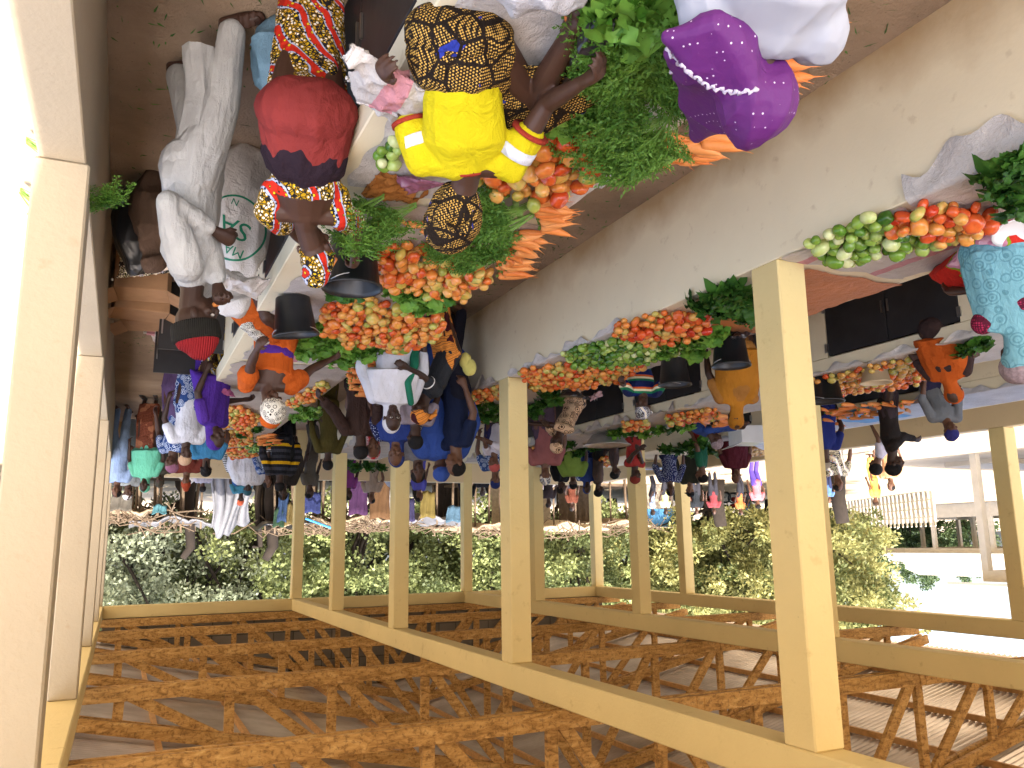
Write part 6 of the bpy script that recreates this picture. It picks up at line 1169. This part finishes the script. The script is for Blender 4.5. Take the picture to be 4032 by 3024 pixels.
def stall(px0, px1, y, d, h, roof, label, n=4, sag=.1, front=None, tilt=0, sticks=0, goods=()):
    x0, x1 = sorted((xy(px0, y), xy(px1, y))); cx = (x0 + x1) / 2; e = empty('market_stall', (cx, y, -.05), 0, label, 'stall', 'open market stalls behind the hall')
    for i in range(n):
        for yy in (0, d):
            mb = MB(); pole(mb, x0 - cx + (x1 - x0) * i / (n - 1) + random.uniform(-.1, .1), yy + random.uniform(-.1, .1), h + random.uniform(-.1, .25), .035 + random.random() * .02, random.uniform(-.1, .1)); mb.build('pole', M['pole'], e, smooth=True)
    nx, ny = 26, 12; V = []; F = []
    for i in range(nx):
        for j in range(ny):
            u, v = i / (nx - 1), j / (ny - 1); V.append((x0 - cx - .25 + (x1 - x0 + .5) * u, -.4 + (d + .8) * v, h + tilt * v + .08 * math.sin(u * 9 + y) + .05 * math.sin(v * 7 + u * 17) - sag * math.sin(PI * ((u * (n - 1)) % 1)) + random.uniform(-.02, .02)))
    for i in range(nx - 1):
        for j in range(ny - 1): F.append((i * ny + j, (i + 1) * ny + j, (i + 1) * ny + j + 1, i * ny + j + 1))
    o = put('roof', mkmesh('roof', V, F, M[roof], smooth=True), e); sm_ = o.modifiers.new('t', 'SOLIDIFY'); sm_.thickness = .05
    if sticks:
        mb = MB()
        for k in range(sticks): a = random.uniform(x0 - cx - .4, x1 - cx + .3); b = a + random.uniform(-1.4, 1.4); yy = random.uniform(-.6, d * .6); mb.tube([(a, yy, h + random.uniform(-.35, .25)), ((a + b) / 2, yy + .1, h + random.uniform(-.1, .35)), (b, yy + random.uniform(-.5, .5), h + random.uniform(-.35, .3))], [.022, .02, .012], 5)
        q = mb.build('roof_sticks', M['pole'], e); q['kind'] = 'stuff'
    mb = MB(); mb.box((x0 - cx + .1, .1, .55), (x1 - cx - .1, d * .7, .62)); mb.build('table_top', M['pole'], e)
    if front is not None:
        V = []; F = []; m = 20
        for i in range(m):
            for j in range(5): V.append((x0 - cx + (x1 - x0) * i / (m - 1), d - .1 + .05 * math.sin(i * 2.1 + j), .2 + (h - .25) * j / 4))
        for i in range(m - 1):
            for j in range(4): F.append((i * 5 + j, (i + 1) * 5 + j, (i + 1) * 5 + j + 1, i * 5 + j + 1))
        put('back_screen', mkmesh('screen', V, F, M[front], smooth=True), e)
    return e, x0, x1
def hanging(px, py, y, w_, h_, c, label, cat='hanging cloth', name='hanging_cloth', mat=None):
    g = GY(px, py, y); V = []; F = []; n = 12
    for i in range(n):
        for j in range(7): u, v = i / (n - 1), j / 6; V.append((g[0] + (u - .5) * w_ * (1 - .2 * v * random.random()), y + .05 * math.sin(u * 14 + v * 2) + .02 * math.sin(v * 5), g[2] + h_ * (.5 - v) + .03 * math.sin(u * 8)))
    for i in range(n - 1):
        for j in range(6): F.append((i * 7 + j, (i + 1) * 7 + j, (i + 1) * 7 + j + 1, i * 7 + j + 1))
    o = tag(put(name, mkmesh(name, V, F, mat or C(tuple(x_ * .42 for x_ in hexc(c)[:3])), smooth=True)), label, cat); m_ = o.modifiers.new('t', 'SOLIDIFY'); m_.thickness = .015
stall(215, 330, 24.0, 3, 1.75, 'thatch', 'low brown stall with heaped thatch near the grey trees', sticks=40, front=None)
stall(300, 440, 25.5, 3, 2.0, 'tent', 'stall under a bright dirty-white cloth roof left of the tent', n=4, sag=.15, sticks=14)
stall(590, 650, 24.5, 3, 2.05, 'black_plastic', 'dark-roofed stall hung with coloured goods', front='bark')
stall(640, 735, 25.0, 3, 2.05, 'thatch', 'thatched pole stall with a blue rod', sticks=45, front=None)
stall(740, 855, 24.5, 3.5, 1.95, 'thatch', 'stall with a tangle of roof sticks and hung clothes', sticks=70)
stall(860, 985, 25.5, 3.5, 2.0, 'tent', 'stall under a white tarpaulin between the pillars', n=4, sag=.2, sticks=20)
stall(1000, 1085, 26.5, 3, 2.15, 'thatch', 'dark hut with a thick straw roof edge', front='bark', sticks=20)
stall(1150, 1290, 25.0, 3.5, 2.25, 'mat', 'big straw mat stall with white sheets on top', front='mat', sticks=26, sag=.2)
stall(1290, 1385, 26.0, 3, 2.05, 'thatch', 'stick-roofed stall by the corner pillar', sticks=60, front='pole')
def _t(mb, lb):
    e = empty('bare_tree', tuple(mb.V[0]), 0, lb, 'tree'); e['w'] = 1; mb.build('trunk', M['bark'], e, smooth=True)
for i, (px, y, w_, d_) in enumerate(((265, 21.6, 1.3, 1.0), (330, 22.0, 1.1, 1.2), (400, 21.4, 1.0, .9), (640, 21.8, 1.2, 1.0), (770, 21.5, 1.3, 1.0), (850, 22.0, 1.0, 1.1), (930, 21.6, 1.4, 1.0), (1060, 22.2, 1.2, 1.0), (1180, 22.0, 1.4, 1.2), (1310, 23.0, 1.3, 1.1))):
    x = xy(px, y); n_ = 14; V = [(x + (a / (n_ - 1) - .5) * w_ * 1.4, y + (b / 7 - .5) * d_, .05 + 1.05 * math.exp(-((a / (n_ - 1) - .5) * 2.4) ** 2 - ((b / 7 - .5) * 1.9) ** 2) * (.65 + .35 * (i % 3) / 2) + .05 * math.sin(a * 1.9 + i) * math.sin(b * 2.3)) for a in range(n_) for b in range(8)]
    F = [(a * 8 + b, (a + 1) * 8 + b, (a + 1) * 8 + b + 1, a * 8 + b + 1) for a in range(n_ - 1) for b in range(7)]
    o = tag(put('covered_heap', mkmesh('covered_heap', V, F, M['tent'] if i % 2 else M['plastic_sheet'], smooth=True)), ('white' if i % 2 else 'dusty pale') + ' sheet over a heap of goods on the ground behind the hall', 'covered heap', 'sheeted heaps of goods behind the hall, ' + ('white' if i % 2 else 'dusty')); m_ = o.modifiers.new('t', 'SOLIDIFY'); m_.thickness = .03
# the tall white tent
V = []; F = []; xa, xb = xy(438, 24), xy(532, 24); xa, xb = min(xa, xb), max(xa, xb); n = 40
for i in range(n):
    u = i / (n - 1)
    for j in range(16):
        v = j / 15; top = 2.36 - .75 * abs(u - .62) + .08 * math.sin(u * 19); zz = top - (top + .0) * v ** 1.1; yy = 23.2 - 1.4 * v + .10 * math.sin(u * 34 + v * 2) * (.4 + v) + .3 * math.cos(u * 3); V.append((xa + (xb - xa) * u + .1 * math.sin(v * 5 + u * 4), yy, zz))
for i in range(n - 1):
    for j in range(15): F.append((i * 16 + j, (i + 1) * 16 + j, (i + 1) * 16 + j + 1, i * 16 + j + 1))
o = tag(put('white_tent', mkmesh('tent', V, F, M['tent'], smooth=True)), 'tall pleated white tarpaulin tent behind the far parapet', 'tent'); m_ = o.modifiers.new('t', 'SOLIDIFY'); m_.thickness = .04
for (px, h_, r_, lb) in ((410, 2.9, .16, 'dark tree trunk standing left of the white tent'), (588, 3.0, .20, 'thick dark tree trunk right of the white tent'), (560, 2.6, .10, 'thin dark trunk beside the thick one')):
    mb = MB(); x = xy(px, 27); mb.tube([(x, 27, -.1), (x + .1, 27, 1.2), (x - .05, 27.1, 2.6), (x + .15, 27.2, h_)], [r_ * 1.2, r_, r_ * .85, r_ * .6], 10); _t(mb, lb)
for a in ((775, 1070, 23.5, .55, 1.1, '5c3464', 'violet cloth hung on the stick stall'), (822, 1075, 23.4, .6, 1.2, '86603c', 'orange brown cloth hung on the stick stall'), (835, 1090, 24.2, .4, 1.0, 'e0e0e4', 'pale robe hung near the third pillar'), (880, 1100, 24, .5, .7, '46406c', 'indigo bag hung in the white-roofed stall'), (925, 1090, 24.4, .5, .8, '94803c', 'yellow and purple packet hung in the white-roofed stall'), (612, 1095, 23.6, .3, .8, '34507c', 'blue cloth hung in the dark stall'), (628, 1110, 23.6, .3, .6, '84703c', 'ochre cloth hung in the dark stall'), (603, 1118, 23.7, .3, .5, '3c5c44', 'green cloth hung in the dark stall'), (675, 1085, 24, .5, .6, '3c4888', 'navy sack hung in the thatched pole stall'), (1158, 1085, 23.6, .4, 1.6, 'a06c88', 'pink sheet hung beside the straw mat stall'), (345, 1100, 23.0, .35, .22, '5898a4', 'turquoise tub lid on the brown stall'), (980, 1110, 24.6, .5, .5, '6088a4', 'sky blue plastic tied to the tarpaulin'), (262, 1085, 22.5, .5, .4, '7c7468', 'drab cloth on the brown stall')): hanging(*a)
mb = MB(); a = GY(660, 1120, 23.5); b = GY(720, 1142, 23.5); mb.tube([tuple(a), tuple(b)], [.03, .03], 8); tag(mb.build('blue_rod', C('2a90d8')), 'sky blue rod leaning on the thatched stall', 'rod')
# kiosk, motorbikes, bench
g = GY(1428, 1115, 33); e = empty('kiosk', (g[0], 33, -.05), .1, 'small kiosk with blue upper front among the trees', 'kiosk'); mb = MB(); mb.box((-.7, 0, 0), (.7, 1.2, 1.15)); mb.build('lower_body', C('8c8478'), e, bevel=.01); mb = MB(); mb.box((-.72, -.01, 1.153), (.72, 1.22, 2.0)); mb.build('upper_front', C('3c7cb0'), e, bevel=.01); mb = MB(); mb.box((-.9, -.3, 2.003), (.9, 1.4, 2.06)); mb.build('roof', M['zinc'], e)
def motorbike(x, y, rz, label):
    e = empty('motorbike', (x, y, -.05), rz, label, 'motorbike', 'motorbikes parked in the yard')
    for xx in (-.62, .62):
        pts = [(xx + .28 * math.cos(a), 0, .30 + .28 * math.sin(a)) for a in np.linspace(0, 2 * PI, 20)]; V, F = tube(pts, .045, n=7, caps=False); put('wheel', mkmesh('wheel', V, F, M['black_plastic'], smooth=True), e)
    sh = [tube([(-.30, 0, .42), (.15, 0, .40)], [.14, .15]), tube([(-.05, 0, .74), (.28, 0, .78)], [.11, .13], side=(0, 1, 0), sq=1.2)]; put('engine_and_tank', remesh('body', sh, .03, C('7a1410'), 2), e)
    put('seat', mkmesh('seat', *tube([(-.68, 0, .78), (-.3, 0, .76), (-.05, 0, .78)], [.07, .08, .07], side=(0, 1, 0), sq=1.6), M['black_plastic'], smooth=True), e)
    mb = MB(); mb.tube([(.62, .06, .3), (.42, .06, .95)], [.022, .022]); mb.tube([(.62, -.06, .3), (.42, -.06, .95)], [.022, .022]); mb.tube([(.40, -.36, 1.0), (.44, 0, .96), (.40, .36, 1.0)], [.016, .018, .016]); mb.tube([(-.62, 0, .3), (-.1, 0, .42), (.42, 0, .9)], [.03, .03, .03]); mb.build('fork_and_frame', M['steel'], e)
for i, (px, y) in enumerate(((1492, 30), (1512, 30.6), (1528, 31.2), (1545, 30.2), (1590, 31), (1608, 31.8))): motorbike(xy(px, y) if 0 else G(px, 1085, .0)[0] * .80, G(px, 1085, 0)[1] * .80, random.uniform(.2, 1.2), ['motorbike parked first by the riders', 'motorbike parked second by the riders', 'motorbike parked third by the riders', 'motorbike parked by the yard tree trunk', 'motorbike parked alone past the yard trunk', 'motorbike farthest to the big pillar'][i])
for (px, y, r_, h_, lb) in ((1552, 30, .30, 2.9, 'forked tree trunk in the middle of the yard'), (1815, 24.5, .28, 3.1, 'leaning tree trunk beside the white post fence')):
    g = GY(px, 1110, y); mb = MB(); mb.tube([(g[0], y, -.1), (g[0] + .05, y, 1.0), (g[0] - .1, y, 2.0)], [r_ * 1.25, r_, r_ * .9], 10); _t(mb, lb)
# white post fence
A = G(1835, 1085, 0); B = G(2012, 1062, 0); e = empty('post_fence', tuple(A), 0, 'white concrete post fence with thin rails along the yard', 'fence'); n = 22
for i in range(n):
    t = i / (n - 1); x, y = (B - A)[0] * t, (B - A)[1] * t; mb = MB(); mb.box((x - .09, y - .09, -.1), (x + .09, y + .09, 1.75)); mb.tube([(x, y, 1.7), (x + .16, y - .16, 1.98)], [.07, .05], 6); mb.build('post', M['white_con'], e)
for z in (.45, .95, 1.45):
    mb = MB(); mb.bar((0, 0, z), (B[0] - A[0], B[1] - A[1], z), .05, .05); mb.build('rail', M['white_con'], e)
# second hall across the yard (far) and the corner of a third one (nearer)
def hall(x0, x1, y0, y1, h, rise, label, nx=3, ny=4, w_=.3, par=True):
    cx, cy = (x0 + x1) / 2, (y0 + y1) / 2; e = empty('market_hall', (cx, cy, -.05), 0, label, 'building', None)
    for i in range(nx):
        for j in range(ny):
            x = x0 - cx + (x1 - x0) * i / (nx - 1); y = y0 - cy + (y1 - y0) * j / (ny - 1); mb = MB(); mb.box((x - w_ / 2, y - w_ / 2, 0), (x + w_ / 2, y + w_ / 2, h)); mb.build('column', M['white_con'], e)
    for i in range(nx): x = x0 - cx + (x1 - x0) * i / (nx - 1); mb = MB(); mb.box((x - w_ / 2 - .003, y0 - cy - w_ / 2, h + .002), (x + w_ / 2 + .003, y1 - cy + w_ / 2, h + .35)); mb.build('beam', M['white_con'], e)
    for y in (y0 - cy, y1 - cy): mb = MB(); mb.box((x0 - cx + w_ / 2 + .01, y - w_ / 2, h + .01), (x1 - cx - w_ / 2 - .01, y + w_ / 2, h + .34)); mb.build('beam', M['white_con'], e)
    for y in (y0 - cy, y1 - cy) if par else (): mb = MB(); mb.box((x0 - cx, y - .1, 0), (x1 - cx, y + .1, 1.1)); mb.build('parapet', M['white_con'], e)
    for x in (x0 - cx, x1 - cx) if par else (): mb = MB(); mb.box((x - .1, y0 - cy + .12, 0), (x + .1, y1 - cy - .12, 1.1)); mb.build('parapet', M['white_con'], e)
    for s, xx in ((1, x1 - cx + .9), (-1, x0 - cx - .9)):
        mb = MB(); V = [(0, y0 - cy - .8, h + .5 + rise), (xx, y0 - cy - .8, h + .35), (xx, y1 - cy + .8, h + .35), (0, y1 - cy + .8, h + .5 + rise)]; V += [(a, b, c + .08) for a, b, c in V]; mb.add(V, [(3, 2, 1, 0), (4, 5, 6, 7), (0, 1, 5, 4), (1, 2, 6, 5), (2, 3, 7, 6), (3, 0, 4, 7)]); mb.build('roof', M['white_con'], e)
    return e
hall(-72, -62, 38.5, 54, 3.6, 1.9, 'distant cream hall with a white gabled roof across the yard')
g1 = G(2104, 984, 0); e = hall(g1[0] - 12, g1[0], g1[1] - 15, g1[1], 3.7, .5, 'nearer cream-columned hall cut by the picture edge', nx=3, w_=.22, par=False)
# curb slab and concrete drain step in the yard
A = G(2040, 1003, 0); e = tag(MB().box((A[0] - 7, A[1] - 2.0, -.08), (A[0], A[1], .12)).build('concrete_apron', M['cement'], bevel=.02), 'grey concrete apron step in the sandy yard', 'step')
# ================================================================ LINK EVERYTHING
for o in PENDING:
    if o.name not in SC.collection.objects: SC.collection.objects.link(o)
